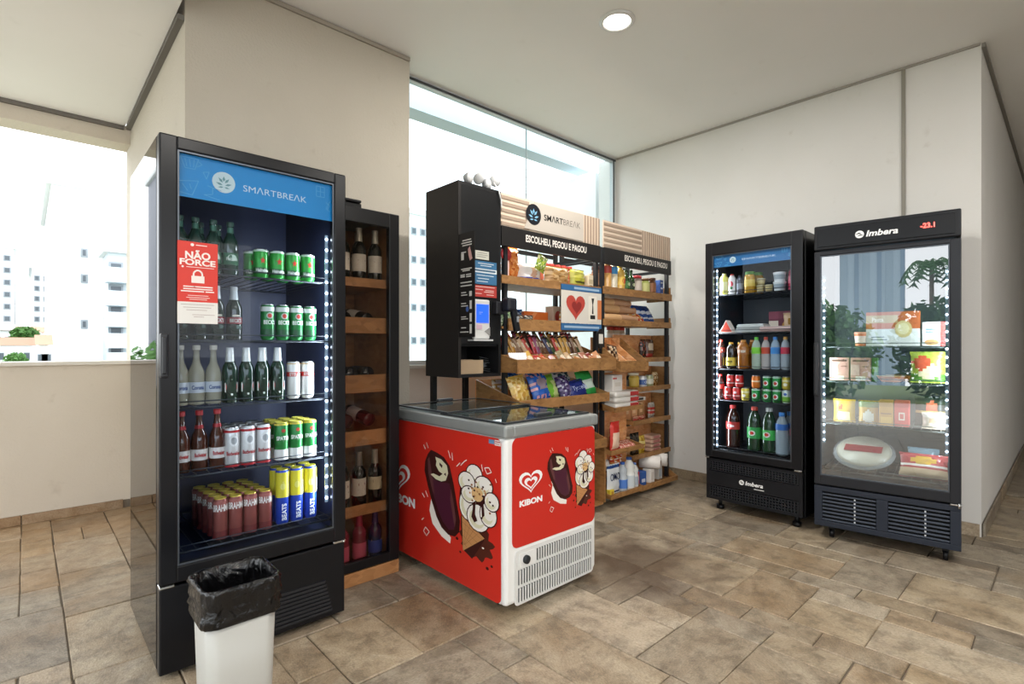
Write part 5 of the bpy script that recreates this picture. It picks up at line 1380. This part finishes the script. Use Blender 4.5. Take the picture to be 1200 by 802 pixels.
for i in range(5): rs('sauce_jar', k, 3.23 - i * .072, RY + .25, RS1, 'red sauce jar in the back row of the top shelf, %s the second rack' % ORD[i], 'jar', 'red jars on the top shelf')
rs('seasoning_box', box_kit(.06, .05, .115, 'd8cbb0', [('b8a888', rect(-.8, -.2, .8, .4)), ('7a6a50', rect(-.5, -.8, .5, -.4))]), 3.252, RY + .06, RS1, 'small cream carton at the far end of the first top shelf', 'carton')
# second shelf of the first rack
for i, (x, z, s) in enumerate(((2.34, 0, 3), (2.40, .072, 5), (2.335, .075, 7))):
    rs('snack_bag', bag_kit(.105, .1, .045, ['8aa07a', 'c8ccb0', '5a7a5a'], nz(s), 10 + i), x, RY + .04 + .055 * i, RS2 + z * .0 , ('pale green snack bag nearest the kiosk, in front', 'pale green snack bag behind the front one', 'pale green snack bag at the back against the kiosk post')[i], 'food bag', 'green snack bags')
rs('snack_bag', bag_kit(.14, .19, .06, ['c0502a', 'd8803a', '8e2a20'], nz(6), 6), 2.47, RY + .22, RS2, 'upright red-orange bag at the back of the second shelf', 'food bag')
rs('snack_bag', bag_kit(.16, .13, .06, ['25508a', '1a3a6a', '8a98a8'], nz(8), 14), 2.51, RY + .13, RS2, 'blue bag amid the pale green bags on the second shelf', 'food bag')
k = bag_kit(.085, .085, .045, ['3a322e', '6a6258', '9a9484'], nz(9), 15)
for i in range(2): rs('snack_bag', k, 2.485 + i * .095, RY + .055, RS2, 'small dark bag on the second shelf, %s the orange carton' % ORD[1 - i], 'food bag', 'small dark bags')
rs('cake_carton', box_kit(.25, .1, .12, 'c0561f', [('d06a2a', rect(-1, 0, 1, 1)), ('e0925a', [(-1, -.6), (-.2, .9), (.1, .9), (-.7, -1), (-1, -1)]), ('a8461a', rect(.2, -.7, .9, -.3))]), 2.735, RY + .18, RS2, 'big orange carton on the second shelf, behind the blue-banded poster', 'carton')
k = [MB().rbox(-.055, -.05, 0, .055, .05, .03, .008).mesh('tray_pack', C('8e2a24', .3)), ('label', MB().poly(rect(-.04, .004, .04, .026), front(-.0508)).mesh('label', C('d8a888', .4)))]
for i in range(2): rs('tray_pack', k, 2.69 + .118 * i, RY + .07, RS2, 'flat red pack lying in front of the orange carton, %s the small dark bags' % ORD[i], 'food pack', 'flat red packs')
for i, (c1, c2_, x) in enumerate((('c8b09a', 'b8453a', 2.96), ('d8cdb8', '2a2420', 3.09), ('d0823a', 'e0a868', 3.22))):
    rs('snack_carton', box_kit(.11, .08, .17, c1, [(c2_, oval(0, .1, .6, .5)), ('efe6da', rect(-.6, -.8, .6, -.6))]), x, RY + .16, RS2, ('pale carton with a red oval behind the poster', 'cream carton with a dark oval behind the poster', 'orange carton behind the poster, nearest the second rack')[i], 'carton')
# poster hanging from the top shelf lip
ps = thing('hanging_poster', 'poster with blue bands and a red heart, hanging from the first rack shelf', 'poster', (2.84, RY - .02, 1.375))
part('panel', MB().box(0, -.002, .052, .47, .002, .292), C('d8d2c8', .5), ps)
for z0, z1 in ((0, .05), (.294, .335)):
    q = part('band', MB().box(0, -.003, z0, .47, .003, z1), C('2f6496', .5), ps)
    m = MB(); bars(m, [(.14 if z0 else .03, .44, (z0 + z1) / 2)], front(-.0035), .016); part('lettering', m, C('9ab4cc', .6), q)
m = MB(); f = front(-.003); m.poly(heart(.16, .165, .115, .85), f, 0); f = front(-.0034); m.poly(heart(.17, .165, .06, .85), f, 1); m.poly(rect(.31, .075, .41, .265), front(-.003), 2); m.poly(rect(.33, .09, .39, .12), front(-.0035), 3); m.poly([(.35, .13), (.37, .13), (.365, .2), (.378, .25), (.345, .25), (.356, .2)], front(-.0035), 3); m.poly(rect(.42, .09, .47, .24), front(-.003), 4)
part('picture', m, [C('b8453a', .5), C('8a2a26', .5), C('e6e0d4', .5), C('2a2624', .5), C('cf7a4a', .5)], ps)
# snack bars: leaning ranks in the upper bin
bar_cols = [('a8303a', 'red'), ('8a4a6a', 'plum'), ('c89a4a', 'gold'), ('b8863a', 'amber'), ('6a4a34', 'brown'), ('5a3e30', 'dark brown'), ('8a6a50', 'tan'), ('3a3a5a', 'navy'), ('4a5a3a', 'olive'), ('c8a888', 'beige'), ('b8453a', 'scarlet'), ('d0a050', 'yellow')]
bk = {}
TH = 'first second third fourth fifth sixth seventh eighth ninth tenth eleventh twelfth thirteenth fourteenth fifteenth sixteenth seventeenth eighteenth nineteenth twentieth twenty-first twenty-second twenty-third twenty-fourth'.split()
rb = random.Random(17)
for r_ in range(2):
    for i in range(21):
        hx, nm = bar_cols[(i * 5 // 3 + (i % 2) + r_ * 4) % 12]
        if nm not in bk: bk[nm] = bag_kit(.036, .15, .02, [hx, 'd8c8b0', '3a2a24'], lambda u, v: 1 if abs(v) < .3 and u > -.2 else (2 if v > .75 else 0), 40 + len(bk))
        rs('snack_bar', bk[nm], 2.37 + i * .0405 + rb.uniform(-.006, .006), RY + .055 + r_ * .07, 1.1885 + r_ * .03, '%s snack bar, %s row of the upper bin, %s from the kiosk' % (nm, ('front', 'back')[r_], TH[i]), 'snack bar', 'snack bars in the upper bin', rx=-.3, ry=rb.uniform(-.62, -.2))
rs('wafer_bag', bag_kit(.15, .14, .05, ['d09038', 'e0b060', 'b06a20'], nz(12), 60), 3.235, RY + .2, 1.1878, 'orange-gold bag in the upper bin nearest the second rack', 'food bag', rx=-.15)
k = bag_kit(.09, .12, .02, ['e6e6ea', '2a5a9a', '2a5a9a'], lambda u, v: 1 if v < 0 else 0, 61)
for i in range(2): rs('chocolate_bar', k, 2.345 + i * .072 , RY + YB1 + .05, 1.0985, 'white and blue bar in the lower bin, %s the kiosk' % ORD[i], 'snack bar', 'blue and white bars', rx=-.5)
low = [('c8a050', 'gold'), ('a83a34', 'red'), ('b84a3a', 'brick red'), ('d8a8b0', 'pink'), ('8a7a5a', 'khaki'), ('b89a78', 'beige'), ('9a8a70', 'grey-tan'), ('a8705a', 'copper'), ('8a3a3a', 'maroon'), ('c8906a', 'peach')]
for i, (hx, nm) in enumerate(low):
    rs('chocolate_bar', bag_kit(.074, .135, .026, [hx, 'e0d0b8', '3a2a24'], lambda u, v: 1 if u * u + v * v < .25 else 0, 62 + i), 2.5 + i * .083, RY + YB1 + .05 + rb.uniform(-.01, .02), 1.0985 + rb.uniform(0, .004), '%s pack lying back in the lower bin of the first rack' % nm, 'snack bar', 'packs in the lower bin', rx=-rb.uniform(.45, .95), ry=rb.uniform(-.35, .2))
# chips
YC = RY + .02
def chips(x, wd, ht, cols, pat, seed, lab, rx=-.35, ry=-.12, y=0, z=.862, **kw): return rs('chip_bag', bag_kit(wd * 1.1, ht * 1.17, .075, cols, pat, seed, crease=.16, **kw), x, YC + y - .05, z, lab, 'chips', 'chip bags in the wooden bin', rx=rx, ry=ry)
chips(2.425, .145, .17, ['d8b458', 'e8cc88', 'c0903a'], nz(20), 80, 'golden yellow chip bag nearest the kiosk in the chip bin', y=-.025)
def pat_r(u, v): return 1 if (u - .1) ** 2 + (v - .1) ** 2 < .22 else (2 if abs(math.sin(math.atan2(v, u) * 6)) > .92 else 0)
chips(2.515, .14, .19, ['1f5cc0', 'e08a98', '5a94e0'], pat_r, 81, 'blue chip bag with pink print, next to the golden one', y=.07)
chips(2.645, .16, .19, ['2560bc', '9a8a94', 'dca8b0'], pat_r, 82, 'blue chip bag with grey and pink print, beside the green bag', y=0)
chips(2.775, .15, .16, ['7ab83a', 'c8d88a', '3a3a6a'], lambda u, v: 1 if u > .2 and v < .4 else (2 if u < -.6 else 0), 83, 'bright green chip bag in the middle of the chip bin', y=.04)
chips(2.895, .11, .15, ['3a2a5a', '6a5a8a', 'c8c8d8'], nz(23), 84, 'dark purple chip bag between green and navy', y=.0)
chips(3.005, .19, .12, ['24307a', '1a2460', '8a94c8'], lambda u, v: 0, 85, 'navy bag with white lettering, lying in front in the chip bin', y=-.02, txt='Tyrrells', ink='a8b4dc', tsz=(.75, .3))
chips(3.01, .17, .18, ['c8ccd0', '6a8a9a', '2a4a5a'], nz(25), 86, 'white and grey chip bag behind the navy one', y=.1)
chips(3.162, .155, .18, ['2f9a48', 'c8d8cc', '1a7a34'], lambda u, v: 1 if abs(v + .1) < .3 and u < .7 else 0, 87, 'emerald chip bag at the far end of the chip bin', y=0)
for i, (hx, x) in enumerate((('b8863a', 2.45), ('c8a060', 2.62), ('d0b080', 2.86))): rs('chip_bag', bag_kit(.15, .16, .05, [hx, 'e0d0b0', hx], nz(30 + i), 90 + i), x, RY + .2, .858, ('amber chip bag in the back row of the chip bin, nearest the kiosk', 'tan chip bag in the back row, behind the blue bags', 'cream chip bag in the back row, behind the purple bag')[i], 'chips', 'chip bags in the wooden bin', rx=-.1)
# oval tag
ov = thing('price_tag', 'black oval tag with a blank white square, between the two racks', 'tag', (3.08, RY - .19, 1.235))
part('plate', MB().prism(oval(0, .075, .043, .075, 20), lambda u, v, e: (u, e, v), -.003, .003), C('1c1a1a', .4), ov)
part('card', MB().box(-.024, -.0045, .04, .024, -.0032, .11), C('d8d2c8', .5), ov)
part('clip', MB().box(-.006, -.004, -.032, .006, .004, .0), C('1c1a1a', .4), ov)

# second rack, top shelf
Z21 = 1.7135; YT = RY + .06
rs('cookie_jar', jar_kit(.045, .19, '9a6a4a', '6a3a2a', 'b88a6a'), 3.395, YT + .03, Z21, 'brown jar at the near end of the second top shelf', 'jar')
k = bottle_kit(PET, .04, .255, 'd0a060', 'c8ccd0', ('a83a2c', .55, .78), body=C('c89a58', .1, coat=.5)); rs('syrup_bottle', k, 3.49, YT, Z21, 'amber bottle with red sleeve on the second top shelf', 'bottle')
k = bottle_kit(PET, .038, .255, 'd8d4c0', 'c8d8e0', ('2f86c0', .55, .78), body=C('cfc8b0', .1, coat=.5)); rs('syrup_bottle', k, 3.575, YT, Z21, 'pale bottle with blue sleeve on the second top shelf', 'bottle')
rs('oil_bottle', bottle_kit(PET, .045, .225, 'c8963a', 'd8c04a', ('d8b450', .25, .55), art=[('b8402a', oval(0, .4, .5, .1))], body=C('c8a048', .1, coat=.5)), 3.67, YT, Z21, 'golden cooking oil bottle on the second top shelf', 'bottle')
for i, x in enumerate((3.76, 3.832)): rs('olive_oil_bottle', bottle_kit(WINE, .033, .2, '24421c', '1a2a18', ('3a6a30' if i == 0 else '2a3022', .2, .5), art=[('c8d0a8', oval(0, .36, .5, .07))]), x, YT, Z21, ('dark green bottle with green label beside the golden oil', 'dark green bottle with black label beside the lidded jars')[i], 'bottle', 'dark green bottles')
rs('spread_jar', jar_kit(.042, .16, '8a7a72', 'b8323a', 'c0b4a8'), 3.925, YT, Z21, 'pale jar with a red lid on the second top shelf', 'jar')
rs('pickle_jar', jar_kit(.05, .145, '98a05a', '6a4a2a', 'b8b878'), 4.035, YT, Z21, 'pale green jar with brown lid on the second top shelf', 'jar')
rs('coffee_jar', jar_kit(.045, .16, '4a2c1a', '5a3a2a', '8a5a3a'), 4.145, YT, Z21, 'dark coffee jar with brown label on the second top shelf', 'jar')
k = box_kit(.055, .05, .05, '2a4a8a', [('c8d0e0', rect(-.6, -.3, .6, .3))])
for i in range(3): rs('tea_box', k, 4.285, YT, Z21 + i * .0515, ('small blue carton at the bottom of the stack of three', 'small blue carton in the middle of the stack of three', 'small blue carton on top of the stack of three')[i], 'carton', 'stacked blue cartons')
for i, x in enumerate((4.0, 4.1)): rs('canned_food', can_kit(.036, .1, 'a83a34', [('d8c8b0', .3, .6)]), x, YT + .13, Z21, 'red tin at the back of the second top shelf, %s the dark green bottles' % ORD[i], 'tin', 'red tins')
# second shelf: baguettes and blue bags
Z22 = 1.4535
k = [MB().lathe([(0, 0), (.025, .02), (.034, .08), (.036, .25), (.033, .4), (.022, .46), (0, .47)], 12).mesh('bread_loaf', C('c49a6c', .6, nz=.4), True), ('wrapper', MB().lathe([(.0365, .25), (.0375, .3), (.035, .4), (.024, .47), (.03, .5)], 12).mesh('wrapper', C('b48a68', .2), True))]
for i, (z, y) in enumerate(((.038, 0), (.038, .08), (.112, .02), (.172, .05))):
    o = rs('bread_loaf', k, 3.40, YT + y, Z22 + z, ('long bread loaf at the front of the pile on the second shelf', 'long bread loaf at the back of the pile on the second shelf', 'long bread loaf in the middle layer of the pile', 'long bread loaf on top of the pile')[i], 'bread', 'long bread loaves'); o.rotation_euler = (0, PI / 2, 0)
    if i == 3: o.location.x -= .03
k = bag_kit(.13, .2, .055, ['b8392e', 'd8a058', 'e8d8c0'], nz(40), 95)
rs('pasta_bag', k, 4.0, YT - .0, Z22, 'red and yellow bag between the loaves and the blue bags', 'food bag', rx=-.9)
k = bag_kit(.11, .2, .055, ['2a4f9a', 'd0d8e8', '1a3a7a'], lambda u, v: 1 if abs(v - .1) < .12 or abs(v + .5) < .08 else 0, 96)
for i in range(3): rs('pasta_bag', k, 4.105 + i * .085, YT + .07, Z22 + .0, ('blue and white bag beside the red and yellow one', 'blue and white bag in the middle of three', 'blue and white bag at the shelf end')[i], 'food bag', 'blue and white bags', rx=-.5)
# right half of the second rack
k = jar_kit(.034, .2, 'c8b8a0', 'b8362c', 'd8d0c4')
for i in range(3): rs('mayonnaise_jar', k, 3.86 + i * .085, RY + .3, 1.453 - .2 - .02, 'white jar with red lid behind the wooden back board, %s the first rack' % ORD[i], 'jar', 'red-lidded jars')
board(r2, XD + .012, .22, 1.215, W2 - .031, .42, 1.232)
rs('coffee_bag', bag_kit(.08, .18, .05, ['2a1c16', '5a4a3a', '8a3a2a'], nz(50), 97), 4.04, RY + .08, 1.1378, 'dark brown coffee bag in the right-hand shelves of the second rack', 'food bag')
rs('coffee_bag', bag_kit(.11, .185, .05, ['5a3a2a', 'c8b8a0', '8a2a22'], lambda u, v: 1 if abs(v - .3) < .4 and abs(u) < .7 else (2 if v < -.5 else 0), 98), 4.15, RY + .08, 1.1378, 'coffee bag with pale photo print beside the dark brown one', 'food bag')
for i, (kk, x, lab) in enumerate(((jar_kit(.028, .12, '2a2420', '1a1a1a', '4a4238'), 3.80, 'small dark jar with black lid'), (jar_kit(.052, .14, 'b8963a', 'd8d0b8', 'c8aa4a'), 3.91, 'wide mustard-coloured jar with a pale lid'),
                                (can_kit(.042, .11, 'd0d4d8', [('3a5a9a', .3, .7)], art=[('e8ecf0', oval(0, .5, .5, .12))]), 4.05, 'white tin with a blue emblem'), (can_kit(.04, .115, 'b0b890', [('d8d8c8', .3, .7)]), 4.16, 'pale green tin'))):
    rs('tin' if i > 1 else 'jar', kk, x, RY + .09, .8828, lab + ' on the third shelf of the second rack', 'tin' if i > 1 else 'jar')
for i, (x, hx, lab) in enumerate(((3.83, 'c88a58', 'tan paper flour bag nearest the white packs'), (3.935, 'd09868', 'orange-tan paper flour bag in the middle'), (4.04, 'a87848', 'brown paper flour bag beside the bare board'))):
    rs('flour_bag', box_kit(.085, .06, .175, hx, [('e0b890', rect(-.7, -.2, .3, .8))], name='paper_bag'), x, RY + .12, .5978, lab, 'food bag', 'paper flour bags')
rs('dried_fruit_pack', bag_kit(.2, .05, .04, ['b83a30', 'd8a080', '8a2a22'], nz(52), 99), 3.95, RY + .055, .5978, 'flat red pack lying before the paper flour bags', 'food pack')
rs('cat_food_box', box_kit(.18, .08, .03, 'e0dcd4', [('2a2420', rect(-.6, -.6, .6, .6))]), 4.0, RY + .12, .5978 + .1765, 'flat white and black carton lying on the paper flour bags', 'carton')
for x, wd, ht, cols, lab in ((3.80, .065, .17, ['d8b890', 'e8d8c0', 'b88a60'], 'narrow cream bag next to the black pouch'), (3.91, .13, .195, ['16140f', '2a2620', '4a4038'], 'large black coffee pouch low in the second rack'),
                             (4.025, .08, .16, ['c8a840', 'e0cc80', 'a8801f'], 'yellow pouch beside the black pouch')):
    rs('pouch', bag_kit(wd, ht, .05, cols, nz(55), int(x * 100)), x, RY + .08, .3028, lab, 'pouch')
k = [MB().rbox(-.08, -.055, 0, .08, .055, .036, .014).mesh('cookie_pack', C('d8b098', .35)), ('label', MB().poly(rect(-.05, .008, .05, .03), front(-.0558)).mesh('label', C('b8706a', .5)))]
for i in range(4): rs('cookie_pack', k, 4.2, RY + .09, .3028 + i * .0375, 'pale pink flat pack in the stack of four by the wall, %s' % ('lowest', 'second up', 'third up', 'topmost')[i], 'food pack', 'stacked pink packs')
# left half of the second rack
k = bag_kit(.11, .12, .03, ['3a78b8', '8ab0d8', '1f4f8a'], nz(60), 110)
for i in range(2): rs('wafer_pack', k, 3.565 + i * .128, RY + YB1 + .06 + i * .02, 1.0755, ('bright blue pack in the bin of the second rack, nearest the brown one', 'bright blue pack in the bin of the second rack, at the divider end')[i], 'food pack', 'bright blue packs', rx=-.75)
rs('cocoa_bag', bag_kit(.13, .15, .04, ['3a2418', '8a6a4a', 'c8b090'], nz(61), 112), 3.44, RY - .05, 1.0755, 'dark brown bag leaning in the bin behind the oval tag', 'food bag', rx=-.3, ry=.15).location.z += .04
rs('sugar_box', box_kit(.13, .1, .13, 'e8e2dc', [('c84a40', rect(-1, .5, -.2, .7)), ('d8cfc4', rect(-.6, -.4, .6, .1))]), 3.48, RY - .005, .8955, 'white carton with small red band behind the white rice packs', 'carton')
k = [MB().rbox(-.17, -.065, 0, .17, .065, .045, .02).mesh('rice_pack', C('e6e2dc', .3)), ('label', MB().poly(rect(.03, .006, .15, .038), front(-.0658)).mesh('label', C('b83a38', .4)))]
for i in range(3): rs('rice_pack', k, 3.573, RY - .025, .7575 + .046 * i, ('white rice pack with red label, bottom of the pile', 'white rice pack with red label, middle of the pile', 'white rice pack with red label, top of the pile')[i], 'food pack', 'white rice packs')
rs('coffee_pack', bag_kit(.12, .23, .05, ['c8352c', 'e8c8b0', 'd8907a'], lambda u, v: 1 if v < .35 and abs(u) < .75 else 0, 115), 3.435, RY - .055, .4275, 'tall red and cream bag standing on the fourth shelf', 'food bag')
k = bag_kit(.05, .11, .03, ['c8806a', 'e0c0b0', 'a83a30'], nz(65), 117)
for i in range(4): rs('biscuit_pack', k, 3.52 + i * .054, RY - .075, .4275, 'reddish biscuit tube lying beside the tall red bag, %s it' % ORD[i], 'food pack', 'reddish biscuit tubes', rx=-1.25)
# further goods crowding the racks
crowd = [
 ('snack_bag', (.12, .15, .06), ['c86a3a', 'e0b080', '8a3a24'], 2.56, .27, RS1, 'copper bag at the back of the top shelf, above the kiosk scanner'),
 ('snack_bag', (.11, .17, .06), ['7a8a4a', 'b8c088', '4a5a2a'], 2.72, .27, RS1, 'olive bag at the back of the top shelf beside the red jars'),
 ('snack_bag', (.13, .15, .06), ['b89a4a', 'e0d09a', '7a5a20'], 2.36, .26, RS2, 'mustard bag at the back of the second shelf behind the kiosk edge'),
 ('snack_bag', (.12, .16, .05), ['8a3a4a', 'd8a8a8', '5a2030'], 2.6, .3, RS2, 'wine-red bag at the back of the second shelf, left of the orange carton'),
 ('noodle_bag', (.11, .12, .05), ['d8a030', 'b84a2a', 'efe0b8'], 2.95, .05, RS2, 'yellow and red noodle bag half hidden behind the poster'),
 ('noodle_bag', (.11, .12, .05), ['4a6a9a', 'd0d8e4', '2a3a6a'], 3.1, .05, RS2, 'steel-blue noodle bag half hidden behind the poster'),
 ('noodle_bag', (.1, .12, .05), ['c8c8c0', 'a85a4a', '8a8a80'], 3.22, .05, RS2, 'pale grey noodle bag beside the poster edge'),
 ('snack_bag', (.11, .14, .05), ['d8c8a8', 'a87a4a', '8a5a30'], 3.42, .16, Z21, 'cream bag behind the brown jar on the second top shelf'),
 ('snack_bag', (.1, .13, .05), ['a8402a', 'd88a5a', '6a2418'], 3.83, .18, Z21, 'rust bag behind the dark green bottles'),
 ('flour_bag', (.1, .15, .06), ['d8d0c0', 'b8a890', '8a7a60'], 3.6, .26, Z22, 'pale flour bag behind the long bread loaves'),
 ('flour_bag', (.1, .15, .06), ['c8b89a', '9a7a50', 'e8dcc8'], 3.76, .24, Z22, 'beige flour bag behind the long bread loaves'),
 ('spice_bag', (.07, .1, .03), ['b8862a', 'e8d090', '7a4a18'], 3.5, .05, 1.0755, 'small ochre bag at the back of the second rack bin'),
 ('spice_bag', (.07, .1, .03), ['8a4a2a', 'd8b090', '5a2a18'], 3.6, .07, 1.0755, 'small brown bag at the back of the second rack bin'),
 ('rice_bag', (.1, .14, .05), ['e0d8cc', 'c84a40', 'b8b0a4'], 4.24, .12, .5978, 'white and red bag by the wall, beside the paper flour bags'),
 ('snack_bag', (.09, .14, .05), ['c8a068', 'e8d0a8', '8a6030'], 4.25, .09, .8828, 'sandy bag by the wall on the third shelf of the second rack'),
]
for i, (nm, dim, cols, x, dy, z, lab) in enumerate(crowd):
    rs(nm, bag_kit(*dim, cols, nz(80 + i * 1.7), 200 + i, crease=.16), x, RY + dy, z, lab, 'food bag')

# cleaning goods on the bottom trays
Z2B = .0825
rs('detergent_bag', bag_kit(.165, .24, .05, ['d8dce0', '2a4a8a', 'b83a34'], lambda u, v: 0 if abs(v) < .75 else 1, 120, txt='OMO', ink='1c2a52', tpos=(-.08, .2), tsz=(.74, .24)), 3.415, RY - .055, Z2B, 'white detergent bag lettered OMO at the bottom, beside the red freezer', 'detergent bag')
roll = lambda r, L, c: [MB().cyl((0, 0, 0), (L, 0, 0), r, 18).mesh('paper_roll', C(c, .7)), ('core', MB().cyl((L + .0004, 0, 0), (L + .0012, 0, 0), r * .38, 14).mesh('core', C('8a6a58', .8)))]
def rollat(kit, x, y, z, lab, rzz=-.55, nm='paper_roll', grp='paper rolls'): 
    o = rs(nm, kit, x, y, z, lab, 'paper roll', grp); o.rotation_euler = (0, 0, rzz); return o
for a, b_ in ((.0, 3.36), (.0, 3.50)): pass
part('shelf', MB().box(-.037, .004, .245, XD - .013, .058, .257), OSB, r2)
rollat(roll(.045, .09, 'e8dcd4'), 3.345, RY + .05, .257 + .0452, 'short white toilet roll above the detergent bag')
rs('candy_bag', bag_kit(.17, .1, .045, ['c8452a', 'd88a4a', 'e8d8c8'], nz(70), 121), 3.57, RY + .03, .2572, 'red-orange bag lying above the bleach bottles', 'food bag')
k = bottle_kit(JUG, .042, .235, 'b8c0c8', '2a5ab0', ('4a7ac8', .12, .42)); rs('cleaner_bottle', k, 3.55, RY - .05, Z2B, 'grey cleaner bottle with blue cap, front of the bottom tray', 'bottle')
k = bottle_kit(JUG, .05, .26, 'e2e2de', '2a4a8a', ('c8d0d4', .1, .45)); rs('cleaner_bottle', k, 3.648, RY - .045, Z2B, 'white bleach bottle with blue cap, the tallest on the bottom tray', 'bottle')
k = bottle_kit(JUG, .034, .2, 'dcdcda', '5a7ab8', ('a8b4c0', .1, .45)); rs('cleaner_bottle', k, 3.736, RY - .04, Z2B, 'small white bottle beside the tall bleach', 'bottle')
rs('soap_pack', box_kit(.05, .04, .05, 'd8c03a', [('b8862a', rect(-.5, -.5, .5, .5))]), 3.36, RY - .07, Z2B, 'tiny yellow carton at the front edge of the bottom tray', 'carton')
rs('soap_pack', box_kit(.06, .035, .1, '8a2a2a', [('d0a040', rect(-.7, -.2, .7, .3))]), 3.59, RY + .03, Z2B, 'dark red carton behind the grey cleaner bottle', 'carton')
Z2R = .0525
rs('soap_pack', box_kit(.08, .07, .13, 'b83a40', [('e0c8c0', rect(-.7, -.1, .7, .4))]), 3.81, RY + .02, Z2R, 'red and white carton on the bottom tray, beneath the paper rolls', 'carton')
rs('soap_pack', box_kit(.09, .07, .12, '2f5aa0', [('d0d8e4', rect(-.6, -.5, .6, .0))]), 3.91, RY + .02, Z2R, 'blue carton on the bottom tray, beneath the paper rolls', 'carton')
rs('soap_pack', box_kit(.09, .07, .17, 'd8b8a4', [('e8d8cc', rect(-.7, -.6, .7, .5))]), 3.87, RY + .105, Z2R, 'pale pink carton at the back of the bottom tray', 'carton')
rollat(roll(.056, .18, 'ece6e0'), 4.03, RY + .1, Z2R + .178, 'long white paper towel roll lying on the cartons, nearer the freezer', -1.15)
rollat(roll(.056, .16, 'ece6e0'), 4.18, RY + .1, Z2R + .178, 'long white paper towel roll by the room corner', -1.15)
rs('towel_pack', box_kit(.07, .08, .117, 'e8e4de', [('d8d0c8', rect(-.6, -.6, .6, .6))]), 4.06, RY + .03, Z2R, 'upright white pack beneath the first paper towel roll', 'carton')
rs('towel_pack', box_kit(.07, .08, .117, 'd8d4cc', [('b8c4cc', rect(-.6, -.6, .6, .6))]), 4.22, RY + .05, Z2R, 'upright grey-white pack beneath the second paper towel roll', 'carton')

# ================================================================== LITTER BIN with black liner
BX, BY_ = .51, 1.9
tb = thing('litter_bin', 'pale grey litter bin lined with a black bag, before the tall drinks fridge', 'bin', (BX, BY_, 0))
def ring(hw, hd, r, n=7):
    out = []
    for cx, cy, s in ((hw - r, hd - r, 0), (-hw + r, hd - r, 1), (-hw + r, -hd + r, 2), (hw - r, -hd + r, 3)):
        out += [(cx + r * math.cos(PI / 2 * (s + i / n)), cy + r * math.sin(PI / 2 * (s + i / n))) for i in range(n + 1)]
    return out
def loft(m, rings, cap=None):
    R = [[m.bm.verts.new(p) for p in r] for r in rings]
    for A, B in zip(R, R[1:]):
        for i in range(len(A)):
            f = m.bm.faces.new([A[i], A[(i + 1) % len(A)], B[(i + 1) % len(A)], B[i]]); f.smooth = True
    if cap is not None: m.bm.faces.new(R[cap])
    return m
m = MB()
rg = lambda hw, hd, r, z: [(x, y, z) for x, y in ring(hw, hd, r)]
loft(m, [rg(.092, .09, .035, .0), rg(.094, .092, .035, .004), rg(.108, .104, .04, .47), rg(.104, .1, .04, .47), rg(.089, .087, .035, .008)], -1)
part('body', m, C('b4b3ad', .35), tb, 'smooth pale grey body')
rnd = random.Random(21); m = MB(); rings = []
def brg(hw, hd, z, amp, k, drop=0):
    b0 = ring(hw, hd, .045, 34); out = []
    for i, (x, y) in enumerate(b0):
        n = noise.noise(Vector((x * 22 + k * 3.1, y * 22, z * 30))) * amp; n2 = noise.noise(Vector((x * 75, y * 75 + k * .35, z * 10))) * amp * .9
        l = math.hypot(x, y); s = 1 + (n + n2) / l
        out.append((x * s, y * s, z + noise.noise(Vector((x * 14, y * 14 + k, 3))) * amp * 1.2 + drop * (.5 + .5 * noise.noise(Vector((x * 9, y * 9, 8))))))
    return out
for i, (hw, hd, z, a) in enumerate(((.112, .109, .375, .006), (.117, .114, .385, .008), (.116, .113, .4, .009), (.119, .116, .415, .01), (.115, .112, .428, .009), (.119, .116, .445, .009), (.117, .114, .465, .008),
                                    (.12, .117, .485, .006), (.118, .115, .497, .004), (.11, .107, .5, .004), (.103, .1, .492, .004), (.1, .097, .46, .007), (.096, .094, .40, .012), (.09, .088, .32, .014), (.08, .078, .2, .016), (.06, .058, .1, .012), (.01, .01, .07, .002))):
    rings.append(brg(hw, hd, z, a, i, 0))
loft(m, rings, -1)
lin_, nt, pb_ = newmat('bin_bag_film', .13)
pb_.inputs['Base Color'].default_value = rgb('0d0d0f')
tcn = nt.nodes.new('ShaderNodeTexCoord')
wr_ = tex(nt, 16, 5, vec=tcn.outputs['Object'], stretch=(1, 1, .55)); wr_.inputs['Distortion'].default_value = 1.6
bump(nt, pb_, wr_.outputs['Fac'], 1., .02)
part('bag_liner', m, lin_, tb, 'glossy black bin bag folded over the rim')
